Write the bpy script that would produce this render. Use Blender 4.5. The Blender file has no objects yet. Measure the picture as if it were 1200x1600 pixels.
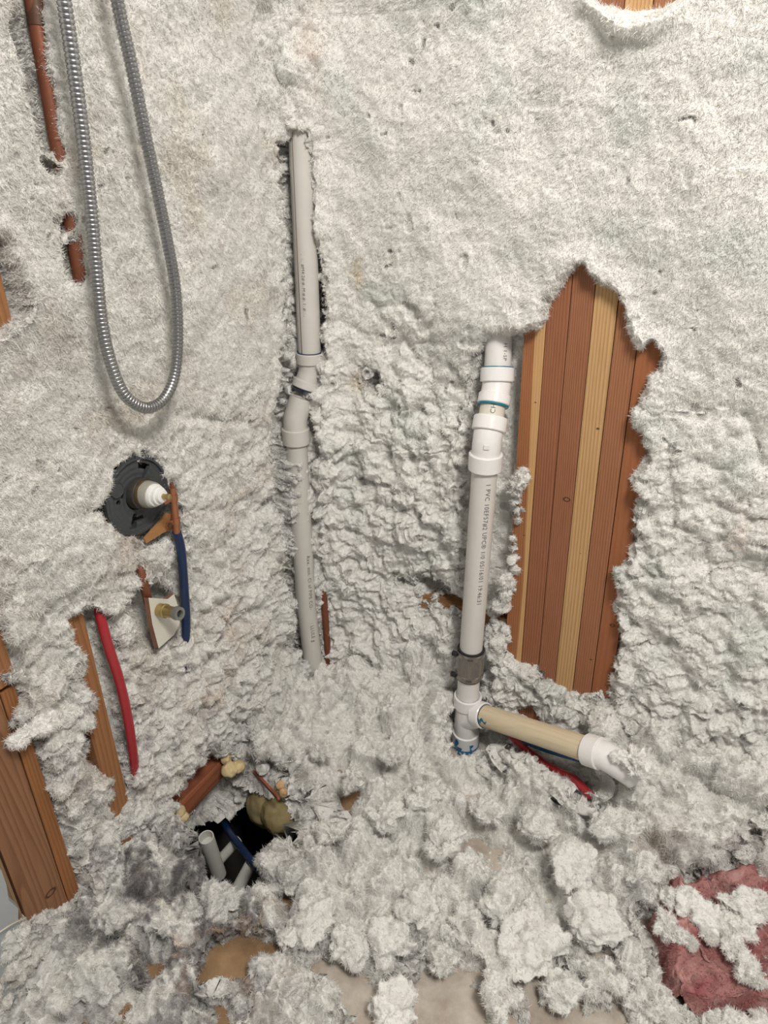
import bpy, bmesh, math, random
import numpy as np
from mathutils import Vector, Matrix, Quaternion

R = math.radians
random.seed(7)
SC = bpy.context.scene
COL = SC.collection

# ------------------------------------------------------------------ camera
F = 1067.0
YAW, PITCH = 28.0, 27.0
CAM = np.array([0.795, -1.165, 1.28])
_y, _p = R(YAW), R(PITCH)
FW = np.array([-math.sin(_y)*math.cos(_p), math.cos(_y)*math.cos(_p), -math.sin(_p)])
RT = np.array([math.cos(_y), math.sin(_y), 0.0])
UP = np.cross(RT, FW)
cd = bpy.data.cameras.new('camera')
cam = bpy.data.objects.new('camera', cd)
COL.objects.link(cam)
M = Matrix(((RT[0], UP[0], -FW[0], CAM[0]), (RT[1], UP[1], -FW[1], CAM[1]), (RT[2], UP[2], -FW[2], CAM[2]), (0, 0, 0, 1)))
cam.matrix_world = M
cd.sensor_fit = 'VERTICAL'
cd.sensor_height = 36.0
cd.lens = F/1600.0*36.0
cd.clip_start = 0.02
SC.camera = cam

# ------------------------------------------------------------------ world, lamps, exposure
W = bpy.data.worlds.new('world'); SC.world = W
W.use_nodes = True
W.node_tree.nodes['Background'].inputs[0].default_value = (1.0, 0.97, 0.93, 1)
W.node_tree.nodes['Background'].inputs[1].default_value = 0.27
def area_lamp(name, loc, target, size, power, color):
    l = bpy.data.lights.new(name, 'AREA'); l.shape = 'DISK'; l.size = size; l.energy = power; l.color = color
    o = bpy.data.objects.new(name, l); COL.objects.link(o); o.location = loc
    o.rotation_euler = (Vector(target)-Vector(loc)).to_track_quat('-Z', 'Y').to_euler()
    return o
area_lamp('ceiling_lamp', (1.25, -1.15, 2.38), (0.65, -0.3, 0.5), 0.42, 38.0, (1.0, 0.955, 0.895))
SC.view_settings.view_transform = 'Standard'
SC.view_settings.look = 'None'
SC.view_settings.exposure = 0.08
SC.view_settings.gamma = 1.0
SC.view_settings.use_curve_mapping = False

# ------------------------------------------------------------------ projecting and placing
def ray(px, py):
    return FW + (px-600.0)/F*RT - (py-800.0)/F*UP
def at(px, py, ax, v):
    """the point of the plane axis=v seen at a pixel (ax 0: left wall, 1: back wall, 2: floor)"""
    d = ray(px, py); t = (v-CAM[ax])/d[ax]
    return Vector(CAM+d*t)
def proj(P):
    q = P-CAM
    z = np.maximum(q@FW, 1e-3)
    return 600.0+F*(q@RT)/z, 800.0-F*(q@UP)/z

# ------------------------------------------------------------------ numpy noise
def _hash(ix, iy, iz, s):
    h = (ix.astype(np.uint32)*np.uint32(374761393) + iy.astype(np.uint32)*np.uint32(668265263)
         + iz.astype(np.uint32)*np.uint32(2147483647) + np.uint32((s*1274126177) & 0xffffffff))
    h = (h ^ (h >> np.uint32(13)))*np.uint32(1274126177)
    h = h ^ (h >> np.uint32(16))
    return h.astype(np.float32)/np.float32(4294967295.0)
def vnoise(x, y, s=0):
    """gradient noise, two dimensions, about -1..1"""
    x = np.asarray(x, np.float32)+np.float32(1000.37); y = np.asarray(y, np.float32)+np.float32(1000.91)
    ix = np.floor(x).astype(np.int64); iy = np.floor(y).astype(np.int64)
    fx = (x-ix).astype(np.float32); fy = (y-iy).astype(np.float32)
    ux = fx*fx*fx*(fx*(fx*6-15)+10); uy = fy*fy*fy*(fy*(fy*6-15)+10)
    z = np.zeros_like(ix)
    def g(dx, dy):
        a = _hash(ix+dx, iy+dy, z, s)*np.float32(6.2831853)
        return np.cos(a)*(fx-dx)+np.sin(a)*(fy-dy)
    a = g(0, 0); b = g(1, 0); c = g(0, 1); d = g(1, 1)
    return (a+(b-a)*ux+(c-a)*uy+(a-b-c+d)*ux*uy)*1.5
def fbm(x, y, o=4, s=0, k=0.55):
    r = 0; a = 1.0; f = 1.0
    for i in range(o):
        r = r+a*vnoise(x*f, y*f, s+i*7); a *= k; f *= 2.03
    return r
def ridged(x, y, o=4, s=0, k=0.6):
    r = 0; a = 1.0; f = 1.0
    for i in range(o):
        r = r+a*(1-2*np.abs(vnoise(x*f, y*f, s+i*7))); a *= k; f *= 2.1
    return r
def cells(x, y, s=0):
    """distance to nearest and second nearest scattered point"""
    x = np.asarray(x, np.float32)+np.float32(500.3); y = np.asarray(y, np.float32)+np.float32(500.7)
    ix = np.floor(x).astype(np.int64); iy = np.floor(y).astype(np.int64)
    z = np.zeros_like(ix)
    f1 = np.full(x.shape, 9.0, np.float32); f2 = f1.copy(); idn = np.zeros(x.shape, np.float32)
    for dx in (-1, 0, 1):
        for dy in (-1, 0, 1):
            cx = ix+dx; cy = iy+dy
            d = (cx+_hash(cx, cy, z, s)-x)**2+(cy+_hash(cx, cy, z, s+99)-y)**2
            new = d < f1
            f2 = np.where(new, f1, np.minimum(f2, d)).astype(np.float32)
            idn = np.where(new, _hash(cx, cy, z, s+55), idn)
            f1 = np.where(new, d, f1).astype(np.float32)
    return np.sqrt(f1), np.sqrt(f2), idn
def _h3(ix, iy, iz, s):
    h = ix*np.uint32(374761393) + iy*np.uint32(668265263) + iz*np.uint32(3266489917) + np.uint32((s*1274126177) & 0xffffffff)
    h ^= h >> np.uint32(13); h *= np.uint32(1274126177); h ^= h >> np.uint32(16)
    return h
def n3(X, f, s=0):
    """value noise on points, three dimensions, -1..1"""
    q = X*np.float32(f)+np.float32(517.13); i = np.floor(q); t = q-i
    t = t*t*(3-2*t); i = i.astype(np.uint32)
    ix, iy, iz = i[:, 0], i[:, 1], i[:, 2]; o = np.uint32(1)
    def c(a, b, d): return _h3(ix+a*o, iy+b*o, iz+d*o, s).astype(np.float32)*np.float32(2/4294967295.0)-1
    tx, ty, tz = t[:, 0], t[:, 1], t[:, 2]
    r = []
    for d in (0, 1):
        a = c(np.uint32(0), np.uint32(0), np.uint32(d)); b = c(np.uint32(1), np.uint32(0), np.uint32(d))
        e = c(np.uint32(0), np.uint32(1), np.uint32(d)); g = c(np.uint32(1), np.uint32(1), np.uint32(d))
        x0 = a+(b-a)*tx; x1 = e+(g-e)*tx; r.append(x0+(x1-x0)*ty)
    return r[0]+(r[1]-r[0])*tz
def lumps(X, size, s=0, k=9.0):
    """soft union of round lumps, three dimensions: about 0 in the creases .. 1 on the crowns"""
    q = X*np.float32(1.0/size)+np.float32(311.7); i = np.floor(q); i0 = i.astype(np.uint32)
    t = q-i; acc = np.zeros(len(X), np.float32)
    for dx in (-1, 0, 1):
        for dy in (-1, 0, 1):
            for dz in (-1, 0, 1):
                a = i0[:, 0]+np.uint32(dx & 0xffffffff); b = i0[:, 1]+np.uint32(dy & 0xffffffff); c = i0[:, 2]+np.uint32(dz & 0xffffffff)
                h = _h3(a, b, c, s)
                jx = (h & np.uint32(1023)).astype(np.float32)/1023; jy = ((h >> np.uint32(10)) & np.uint32(1023)).astype(np.float32)/1023
                jz = ((h >> np.uint32(20)) & np.uint32(1023)).astype(np.float32)/1023
                d = (dx+jx-t[:, 0])**2+(dy+jy-t[:, 1])**2+(dz+jz-t[:, 2])**2
                acc += np.exp(np.float32(-k)*d)
    return 1.0+np.log(acc+1e-6)/k*2.2
def sst(a, b, x):
    t = np.clip((x-a)/(b-a), 0, 1)
    return t*t*(3-2*t)
def poly_sd(px, py, poly, margin=70):
    """signed pixel distance to a polygon, positive inside; -margin far away"""
    P = np.array(poly, float)
    out = np.full(px.shape, -float(margin), np.float32)
    m = (px > P[:, 0].min()-margin) & (px < P[:, 0].max()+margin) & (py > P[:, 1].min()-margin) & (py < P[:, 1].max()+margin)
    if not m.any():
        return out
    x = px[m]; y = py[m]
    d2 = np.full(x.shape, 1e9); ins = np.zeros(x.shape, bool)
    n = len(P)
    for i in range(n):
        a = P[i]; b = P[(i+1) % n]; e = b-a
        t = np.clip(((x-a[0])*e[0]+(y-a[1])*e[1])/(e@e+1e-9), 0, 1)
        d2 = np.minimum(d2, (x-a[0]-t*e[0])**2+(y-a[1]-t*e[1])**2)
        c = ((a[1] > y) != (b[1] > y))
        with np.errstate(divide='ignore', invalid='ignore'):
            xi = a[0]+(y-a[1])*e[0]/(e[1] if abs(e[1]) > 1e-9 else 1e-9)
        ins ^= c & (x < xi)
    out[m] = np.maximum(np.where(ins, 1, -1)*np.sqrt(d2), -margin)
    return out

# ------------------------------------------------------------------ materials
def new_mat(name):
    m = bpy.data.materials.new(name); m.use_nodes = True
    return m, m.node_tree, m.node_tree.nodes['Principled BSDF']
def plain(name, col, rough=0.5, metal=0.0, bump=0.0, scale=60.0, var=0.0, spec=0.5):
    m, t, b = new_mat(name)
    b.inputs['Base Color'].default_value = (*col, 1)
    b.inputs['Roughness'].default_value = rough
    b.inputs['Metallic'].default_value = metal
    b.inputs['Specular IOR Level'].default_value = spec
    tc = t.nodes.new('ShaderNodeTexCoord')
    n = t.nodes.new('ShaderNodeTexNoise'); n.inputs['Scale'].default_value = scale; n.inputs['Detail'].default_value = 5
    t.links.new(tc.outputs['Object'], n.inputs['Vector'])
    if var:
        mx = t.nodes.new('ShaderNodeMix'); mx.data_type = 'RGBA'
        mx.inputs['A'].default_value = (*[c*(1-var) for c in col], 1)
        mx.inputs['B'].default_value = (*[min(1, c*(1+var)) for c in col], 1)
        t.links.new(n.outputs['Fac'], mx.inputs['Factor']); t.links.new(mx.outputs['Result'], b.inputs['Base Color'])
    if bump:
        bp = t.nodes.new('ShaderNodeBump'); bp.inputs['Strength'].default_value = bump; bp.inputs['Distance'].default_value = 0.002
        t.links.new(n.outputs['Fac'], bp.inputs['Height']); t.links.new(bp.outputs['Normal'], b.inputs['Normal'])
    return m
def wool_mat(name='wool'):
    m, t, b = new_mat(name)
    b.inputs['Roughness'].default_value = 1.0
    b.inputs['Specular IOR Level'].default_value = 0.05
    b.inputs['Subsurface Weight'].default_value = 0.25
    b.inputs['Subsurface Radius'].default_value = (1, 1, 1)
    b.inputs['Subsurface Scale'].default_value = 0.004
    at_ = t.nodes.new('ShaderNodeAttribute'); at_.attribute_name = 'tint'
    t.links.new(at_.outputs['Color'], b.inputs['Base Color'])
    tc = t.nodes.new('ShaderNodeTexCoord')
    n = t.nodes.new('ShaderNodeTexNoise'); n.inputs['Scale'].default_value = 260; n.inputs['Detail'].default_value = 5; n.inputs['Roughness'].default_value = 0.8
    t.links.new(tc.outputs['Object'], n.inputs['Vector'])
    bp = t.nodes.new('ShaderNodeBump'); bp.inputs['Strength'].default_value = 0.55; bp.inputs['Distance'].default_value = 0.003
    t.links.new(n.outputs['Fac'], bp.inputs['Height']); t.links.new(bp.outputs['Normal'], b.inputs['Normal'])
    return m
def wood_mat(name, late, early, pitch=0.0042, wander=0.5, axis='Z', sap=None, knots=(), contrast=1.0, rough=0.6):
    """lengthwise grain: growth lines wandering along the board; sap = (x0, colour) a pale strip beyond local x0"""
    m, t, b = new_mat(name)
    N = t.nodes.new; L = t.links.new
    tc = N('ShaderNodeTexCoord')
    sp = N('ShaderNodeSeparateXYZ'); L(tc.outputs['Object'], sp.inputs[0])
    mp = N('ShaderNodeMapping'); mp.inputs['Scale'].default_value = (14, 14, 1.3)
    L(tc.outputs['Object'], mp.inputs['Vector'])
    n1 = N('ShaderNodeTexNoise'); n1.inputs['Scale'].default_value = 1.0; n1.inputs['Detail'].default_value = 2
    L(mp.outputs[0], n1.inputs['Vector'])
    def math_(op, a, b_=None, c_=None):
        q = N('ShaderNodeMath'); q.operation = op
        for i, v in enumerate((a, b_, c_)):
            if v is None: continue
            if isinstance(v, (int, float)): q.inputs[i].default_value = v
            else: L(v, q.inputs[i])
        return q.outputs[0]
    dist = sp.outputs['X']
    x = math_('ADD', math_('DIVIDE', dist, pitch), math_('MULTIPLY', n1.outputs['Fac'], wander*14))
    x = math_('ADD', x, math_('DIVIDE', sp.outputs['Y'], pitch*0.7))
    fr = math_('FRACT', x)
    tri = math_('POWER', fr, 2.2)
    tri = math_('MULTIPLY', tri, math_('SUBTRACT', 1.0, math_('POWER', fr, 14)))
    mp2 = N('ShaderNodeMapping'); mp2.inputs['Scale'].default_value = (900, 900, 22)
    L(tc.outputs['Object'], mp2.inputs['Vector'])
    n2 = N('ShaderNodeTexNoise'); n2.inputs['Scale'].default_value = 1.0; n2.inputs['Detail'].default_value = 3
    L(mp2.outputs[0], n2.inputs['Vector'])
    mp3 = N('ShaderNodeMapping'); mp3.inputs['Scale'].default_value = (22, 22, 3)
    L(tc.outputs['Object'], mp3.inputs['Vector'])
    n3 = N('ShaderNodeTexNoise'); n3.inputs['Scale'].default_value = 1.0; n3.inputs['Detail'].default_value = 4
    L(mp3.outputs[0], n3.inputs['Vector'])
    f = math_('ADD', math_('MULTIPLY', tri, 0.95*contrast), math_('MULTIPLY', math_('SUBTRACT', n2.outputs['Fac'], 0.5), 0.8))
    f = math_('ADD', f, math_('MULTIPLY', math_('SUBTRACT', n3.outputs['Fac'], 0.45), 0.9))
    cl = N('ShaderNodeClamp'); L(f, cl.inputs['Value'])
    mx = N('ShaderNodeMix'); mx.data_type = 'RGBA'
    mx.inputs['A'].default_value = (*early, 1); mx.inputs['B'].default_value = (*late, 1)
    L(cl.outputs[0], mx.inputs['Factor'])
    out = mx.outputs['Result']
    if sap:
        e = math_('ADD', dist, math_('MULTIPLY', math_('SUBTRACT', n1.outputs['Fac'], 0.5), 0.035))
        # the strip breaks where the long-wave noise falls
        mr = N('ShaderNodeMapRange'); mr.inputs['From Min'].default_value = sap[0]-0.0012; mr.inputs['From Max'].default_value = sap[0]+0.0012
        L(e, mr.inputs['Value'])
        m2 = N('ShaderNodeMix'); m2.data_type = 'RGBA'
        sc = N('ShaderNodeMix'); sc.data_type = 'RGBA'
        sc.inputs['A'].default_value = (*sap[1], 1); sc.inputs['B'].default_value = (*[q*0.72 for q in sap[1]], 1)
        L(cl.outputs[0], sc.inputs['Factor'])
        L(mr.outputs[0], m2.inputs['Factor']); L(out, m2.inputs['A']); L(sc.outputs['Result'], m2.inputs['B'])
        out = m2.outputs['Result']
    for (kx, kz, r, ring) in knots:
        dx = math_('SUBTRACT', sp.outputs['X'], kx); dz = math_('MULTIPLY', math_('SUBTRACT', sp.outputs['Z'], kz), 1.0)
        d = math_('SQRT', math_('ADD', math_('MULTIPLY', dx, dx), math_('MULTIPLY', math_('MULTIPLY', dz, dz), 2.2)))
        d = math_('ADD', d, math_('MULTIPLY', math_('SUBTRACT', n2.outputs['Fac'], 0.5), r*0.5))
        if ring:
            d = math_('ABSOLUTE', math_('SUBTRACT', d, r)); rr = r*0.3
        else:
            rr = r
        mr = N('ShaderNodeMapRange'); mr.inputs['From Min'].default_value = rr*0.6; mr.inputs['From Max'].default_value = rr*1.2
        mr.inputs['To Min'].default_value = 0.85; mr.inputs['To Max'].default_value = 0.0
        L(d, mr.inputs['Value'])
        m2 = N('ShaderNodeMix'); m2.data_type = 'RGBA'; m2.inputs['B'].default_value = (0.03, 0.018, 0.012, 1)
        L(mr.outputs[0], m2.inputs['Factor']); L(out, m2.inputs['A']); out = m2.outputs['Result']
    L(out, b.inputs['Base Color'])
    b.inputs['Roughness'].default_value = rough
    b.inputs['Specular IOR Level'].default_value = 0.25
    bp = N('ShaderNodeBump'); bp.inputs['Strength'].default_value = 0.15; bp.inputs['Distance'].default_value = 0.001
    L(f, bp.inputs['Height']); L(bp.outputs['Normal'], b.inputs['Normal'])
    return m

WOOL = wool_mat()
def fibre_mat():
    m, t, b = new_mat('wool_fibre')
    t.nodes.remove(b); out = t.nodes['Material Output']
    a = t.nodes.new('ShaderNodeAttribute'); a.attribute_name = 'tint'
    d = t.nodes.new('ShaderNodeBsdfDiffuse'); tr = t.nodes.new('ShaderNodeBsdfTranslucent'); mx = t.nodes.new('ShaderNodeMixShader')
    mx.inputs[0].default_value = 0.35
    t.links.new(a.outputs['Color'], d.inputs['Color']); t.links.new(a.outputs['Color'], tr.inputs['Color'])
    t.links.new(d.outputs[0], mx.inputs[1]); t.links.new(tr.outputs[0], mx.inputs[2]); t.links.new(mx.outputs[0], out.inputs['Surface'])
    return m
FIBRE = fibre_mat()
PVC = plain('pvc_white', (0.74, 0.72, 0.70), 0.32, bump=0.05, scale=30, var=0.05)
PVC_DULL = plain('pvc_dull', (0.60, 0.58, 0.54), 0.45, bump=0.05, scale=25, var=0.07)
PVC_FIT = plain('pvc_fitting', (0.80, 0.785, 0.775), 0.22, bump=0.06, scale=90, var=0.04)
PVC_GREY = plain('pvc_grey', (0.55, 0.55, 0.52), 0.5, var=0.1)
PVC_YEL = None
BLACK = plain('black_rubber', (0.02, 0.02, 0.022), 0.5)
INK = plain('pipe_ink', (0.10, 0.10, 0.11), 0.6)
PRIMER = plain('blue_cement', (0.01, 0.13, 0.27), 0.3)
PRIMER2 = plain('blue_cement_pale', (0.015, 0.17, 0.40), 0.3)
TEAL = plain('teal_cement', (0.01, 0.17, 0.24), 0.3)
NAVY = plain('navy_cement', (0.008, 0.015, 0.09), 0.35)
STEEL = plain('band_steel', (0.34, 0.32, 0.30), 0.35, metal=0.9, var=0.15)
CHROME = plain('chrome', (0.36, 0.36, 0.37), 0.33, metal=1.0)
COPPER = plain('copper', (0.40, 0.17, 0.09), 0.38, metal=0.7, var=0.25, scale=40)
COPPER_OLD = plain('copper_old', (0.22, 0.075, 0.04), 0.5, metal=0.4, var=0.35, scale=30)
COPPER_DARK = plain('copper_tarnished', (0.10, 0.05, 0.03), 0.55, metal=0.3, var=0.4, scale=30)
BRASS = plain('brass', (0.45, 0.34, 0.15), 0.35, metal=0.8, var=0.15)
PEX_BLUE = plain('pex_blue', (0.006, 0.022, 0.075), 0.35, var=0.1)
PEX_BLUE2 = plain('pex_blue_bright', (0.015, 0.085, 0.17), 0.35, var=0.1)
PEX_RED = plain('pex_red', (0.34, 0.02, 0.028), 0.35, var=0.1)
GUARD = plain('guard_plastic', (0.045, 0.05, 0.055), 0.6, bump=0.2, scale=200, var=0.3)
DARKBODY = plain('valve_body_dark', (0.012, 0.013, 0.015), 0.5)
WHITEPL = plain('white_plastic', (0.74, 0.74, 0.72), 0.35)
CLEARPL = plain('grey_plastic', (0.32, 0.31, 0.27), 0.25)
BOARD = plain('painted_board', (0.70, 0.68, 0.60), 0.6, bump=0.05, var=0.03)
BOARD_EDGE = plain('board_edge', (0.17, 0.085, 0.05), 0.8, bump=0.4, scale=120, var=0.3)
SPRAY = plain('spray_foam', (0.62, 0.49, 0.27), 0.7, bump=0.3, scale=80, var=0.2)

# ------------------------------------------------------------------ object helpers
def tag(o, label=None, cat=None, group=None, kind=None):
    if label: o['label'] = label
    if cat: o['category'] = cat
    if group: o['group'] = group
    if kind: o['kind'] = kind
    return o
def link(name, me, mat=None, parent=None, smooth=True):
    if mat is not None and not me.materials: me.materials.append(mat)
    o = bpy.data.objects.new(name, me); COL.objects.link(o)
    if parent is not None:
        o.parent = parent; o.matrix_parent_inverse = parent.matrix_world.inverted()
    if smooth:
        me.polygons.foreach_set('use_smooth', [True]*len(me.polygons)); me.update()
    return o
def empty(name, loc, label, cat, group=None):
    o = bpy.data.objects.new(name, None); COL.objects.link(o); o.location = loc
    o.matrix_world = Matrix.Translation(loc)
    o.empty_display_size = 0.05
    return tag(o, label, cat, group)
def from_bm(name, bm, mat, parent=None, smooth=True, sharp=35):
    me = bpy.data.meshes.new(name)
    bmesh.ops.recalc_face_normals(bm, faces=bm.faces)
    if smooth:
        for e in bm.edges:
            if len(e.link_faces) == 2 and e.calc_face_angle(0) > R(sharp): e.smooth = False
    bm.to_mesh(me); bm.free()
    return link(name, me, mat, parent, smooth)
def smooth_path(pts, n=8):
    P = [Vector(p) for p in pts]; out = []
    for i in range(len(P)-1):
        a = P[max(i-1, 0)]; b = P[i]; c = P[i+1]; d = P[min(i+2, len(P)-1)]
        for k in range(n):
            t = k/n
            out.append(0.5*((2*b)+(c-a)*t+(2*a-5*b+4*c-d)*t*t+(3*b-a-3*c+d)*t**3))
    out.append(P[-1]); return out
def bend_path(pts, rad, n=7):
    """polyline with rounded corners"""
    P = [Vector(p) for p in pts]; out = [P[0]]
    for i in range(1, len(P)-1):
        a = (P[i-1]-P[i]); c = (P[i+1]-P[i])
        r = min(rad, a.length*0.49, c.length*0.49)
        s = P[i]+a.normalized()*r; e = P[i]+c.normalized()*r
        for k in range(n+1):
            t = k/n; out.append((1-t)**2*s+2*t*(1-t)*P[i]+t*t*e)
    out.append(P[-1]); return out
def tube_bm(path, radii, seg=28, bm=None, cap=True):
    """rings along a path; a radius may repeat at the same point for a step"""
    bm = bm or bmesh.new()
    P = [Vector(p) for p in path]; n = len(P)
    if isinstance(radii, (int, float)): radii = [radii]*n
    T = []
    for i in range(n):
        j = i; k = i
        while j > 0 and (P[j]-P[i]).length < 1e-7: j -= 1
        while k < n-1 and (P[k]-P[i]).length < 1e-7: k += 1
        T.append((P[k]-P[j]).normalized())
    up = Vector((0.13, 0.95, 0.2)) if abs(T[0].y) < 0.9 else Vector((1, 0, 0.1))
    nrm = T[0].cross(up).normalized(); rings = []
    for i in range(n):
        nrm = (nrm-T[i]*nrm.dot(T[i])).normalized(); bi = T[i].cross(nrm)
        rings.append([bm.verts.new(P[i]+(nrm*math.cos(a)+bi*math.sin(a))*radii[i]) for a in (2*math.pi*q/seg for q in range(seg))])
    for i in range(n-1):
        for q in range(seg):
            bm.faces.new((rings[i][q], rings[i][(q+1) % seg], rings[i+1][(q+1) % seg], rings[i+1][q]))
    if cap:
        bm.faces.new(rings[0]); bm.faces.new(rings[-1][::-1])
    return bm
def lathe(a, b, prof, seg=32, bm=None):
    """prof: (t along a->b in metres, radius)"""
    a = Vector(a); d = (Vector(b)-a).normalized(); bm = bm or bmesh.new()
    n = d.orthogonal().normalized(); c = d.cross(n); rings = []
    for t, r in prof:
        rings.append([bm.verts.new(a+d*t+(n*math.cos(q)+c*math.sin(q))*max(r, 1e-5)) for q in (2*math.pi*k/seg for k in range(seg))])
    for i in range(len(prof)-1):
        for q in range(seg):
            bm.faces.new((rings[i][q], rings[i][(q+1) % seg], rings[i+1][(q+1) % seg], rings[i+1][q]))
    bm.faces.new(rings[0][::-1]); bm.faces.new(rings[-1])
    return bm
def box_bm(size, bevel=0.0, M4=None, bm=None, cuts=0):
    b2 = bmesh.new()
    bmesh.ops.create_cube(b2, size=1.0)
    bmesh.ops.scale(b2, vec=size, verts=b2.verts)
    if bevel: bmesh.ops.bevel(b2, geom=b2.edges[:], offset=bevel, segments=2, affect='EDGES', profile=0.7)
    if M4 is not None: bmesh.ops.transform(b2, matrix=M4, verts=b2.verts)
    if bm is None: return b2
    me = bpy.data.meshes.new('tmp'); b2.to_mesh(me); b2.free(); bm.from_mesh(me); bpy.data.meshes.remove(me)
    return bm
def subpath(path, a, b):
    """the piece of a polyline between two lengths"""
    out = []; s = 0
    P = [Vector(p) for p in path]
    for i in range(len(P)-1):
        L_ = (P[i+1]-P[i]).length
        if s+L_ >= a and not out: out.append(P[i].lerp(P[i+1], (a-s)/max(L_, 1e-9)))
        if out and s+L_ < b: out.append(P[i+1])
        if s+L_ >= b:
            out.append(P[i].lerp(P[i+1], (b-s)/max(L_, 1e-9))); break
        s += L_
    return out

# ------------------------------------------------------------------ the room shell
def slab(name, x0, x1, y0, y1, z0, z1, mat):
    o = from_bm(name, box_bm((x1-x0, y1-y0, z1-z0), M4=Matrix.Translation(((x0+x1)/2, (y0+y1)/2, (z0+z1)/2))), mat, smooth=False)
    return tag(o, kind='structure')
SHEATH = plain('sheathing', (0.10, 0.16, 0.12), 0.9, var=0.25, scale=6)
slab('wall_back', -0.1, 2.6, 0.091, 0.105, -0.05, 2.45, SHEATH)
slab('wall_left', -0.105, -0.091, -2.2, 0.09, -0.05, 2.45, SHEATH)
CEIL = plain('ceiling_paint', (0.78, 0.77, 0.74), 0.9)
slab('ceiling', -0.1, 2.6, -2.2, 0.1, 2.45, 2.47, CEIL)
# hole in the subfloor
Z0 = 0.09
hx0, hx1, hy0, hy1 = -0.03, 0.235, -0.61, -0.325
def floor_mat():
    m, t, b = new_mat('subfloor')
    N = t.nodes.new; L = t.links.new
    tc = N('ShaderNodeTexCoord'); sp = N('ShaderNodeSeparateXYZ'); L(tc.outputs['Object'], sp.inputs[0])
    n = N('ShaderNodeTexNoise'); n.inputs['Scale'].default_value = 14; n.inputs['Detail'].default_value = 8; n.inputs['Roughness'].default_value = 0.65
    L(tc.outputs['Object'], n.inputs['Vector'])
    r1 = N('ShaderNodeValToRGB'); r1.color_ramp.elements[0].position = 0.3; r1.color_ramp.elements[0].color = (0.30, 0.245, 0.20, 1)
    r1.color_ramp.elements[1].position = 0.68; r1.color_ramp.elements[1].color = (0.60, 0.54, 0.47, 1)
    L(n.outputs['Fac'], r1.inputs[0])
    r2 = N('ShaderNodeValToRGB'); r2.color_ramp.elements[0].position = 0.3; r2.color_ramp.elements[0].color = (0.16, 0.09, 0.045, 1)
    r2.color_ramp.elements[1].position = 0.7; r2.color_ramp.elements[1].color = (0.36, 0.23, 0.12, 1)
    L(n.outputs['Fac'], r2.inputs[0])
    mr = N('ShaderNodeMapRange'); mr.inputs['From Min'].default_value = FX-0.02; mr.inputs['From Max'].default_value = FX+0.02
    L(sp.outputs['X'], mr.inputs['Value'])
    mx = N('ShaderNodeMix'); mx.data_type = 'RGBA'
    L(mr.outputs[0], mx.inputs['Factor']); L(r2.outputs[0], mx.inputs['A']); L(r1.outputs[0], mx.inputs['B'])
    L(mx.outputs['Result'], b.inputs['Base Color']); b.inputs['Roughness'].default_value = 0.9
    bp = N('ShaderNodeBump'); bp.inputs['Strength'].default_value = 0.6; bp.inputs['Distance'].default_value = 0.004
    L(n.outputs['Fac'], bp.inputs['Height']); L(bp.outputs['Normal'], b.inputs['Normal'])
    return m
FX = at(480, 1520, 2, Z0).x
FLOOR = floor_mat()
fb = bmesh.new()
for (x0, x1, y0, y1) in ((-0.1, hx0, -2.2, 0.1), (hx1, 2.6, -2.2, 0.1), (hx0, hx1, -2.2, hy0), (hx0, hx1, hy1, 0.1)):
    box_bm((x1-x0, y1-y0, 0.025), M4=Matrix.Translation(((x0+x1)/2, (y0+y1)/2, Z0-0.0125)), bm=fb)
tag(from_bm('floor', fb, FLOOR, smooth=False), kind='structure')
DARK = plain('crawlspace_earth', (0.035, 0.03, 0.028), 0.95, var=0.3, scale=12)
slab('floor_crawlspace', -0.1, 1.0, -1.1, 0.2, -0.62, -0.6, DARK)
cb = bmesh.new()
for (x0, x1, y0, y1) in ((-0.12, -0.1, -1.1, 0.2), (1.0, 1.02, -1.1, 0.2), (-0.1, 1.0, 0.2, 0.22), (-0.1, 1.0, -1.12, -1.1)):
    box_bm((x1-x0, y1-y0, 0.672), M4=Matrix.Translation(((x0+x1)/2, (y0+y1)/2, -0.262)), bm=cb)
tag(from_bm('wall_crawlspace', cb, DARK, smooth=False), kind='structure')

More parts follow.
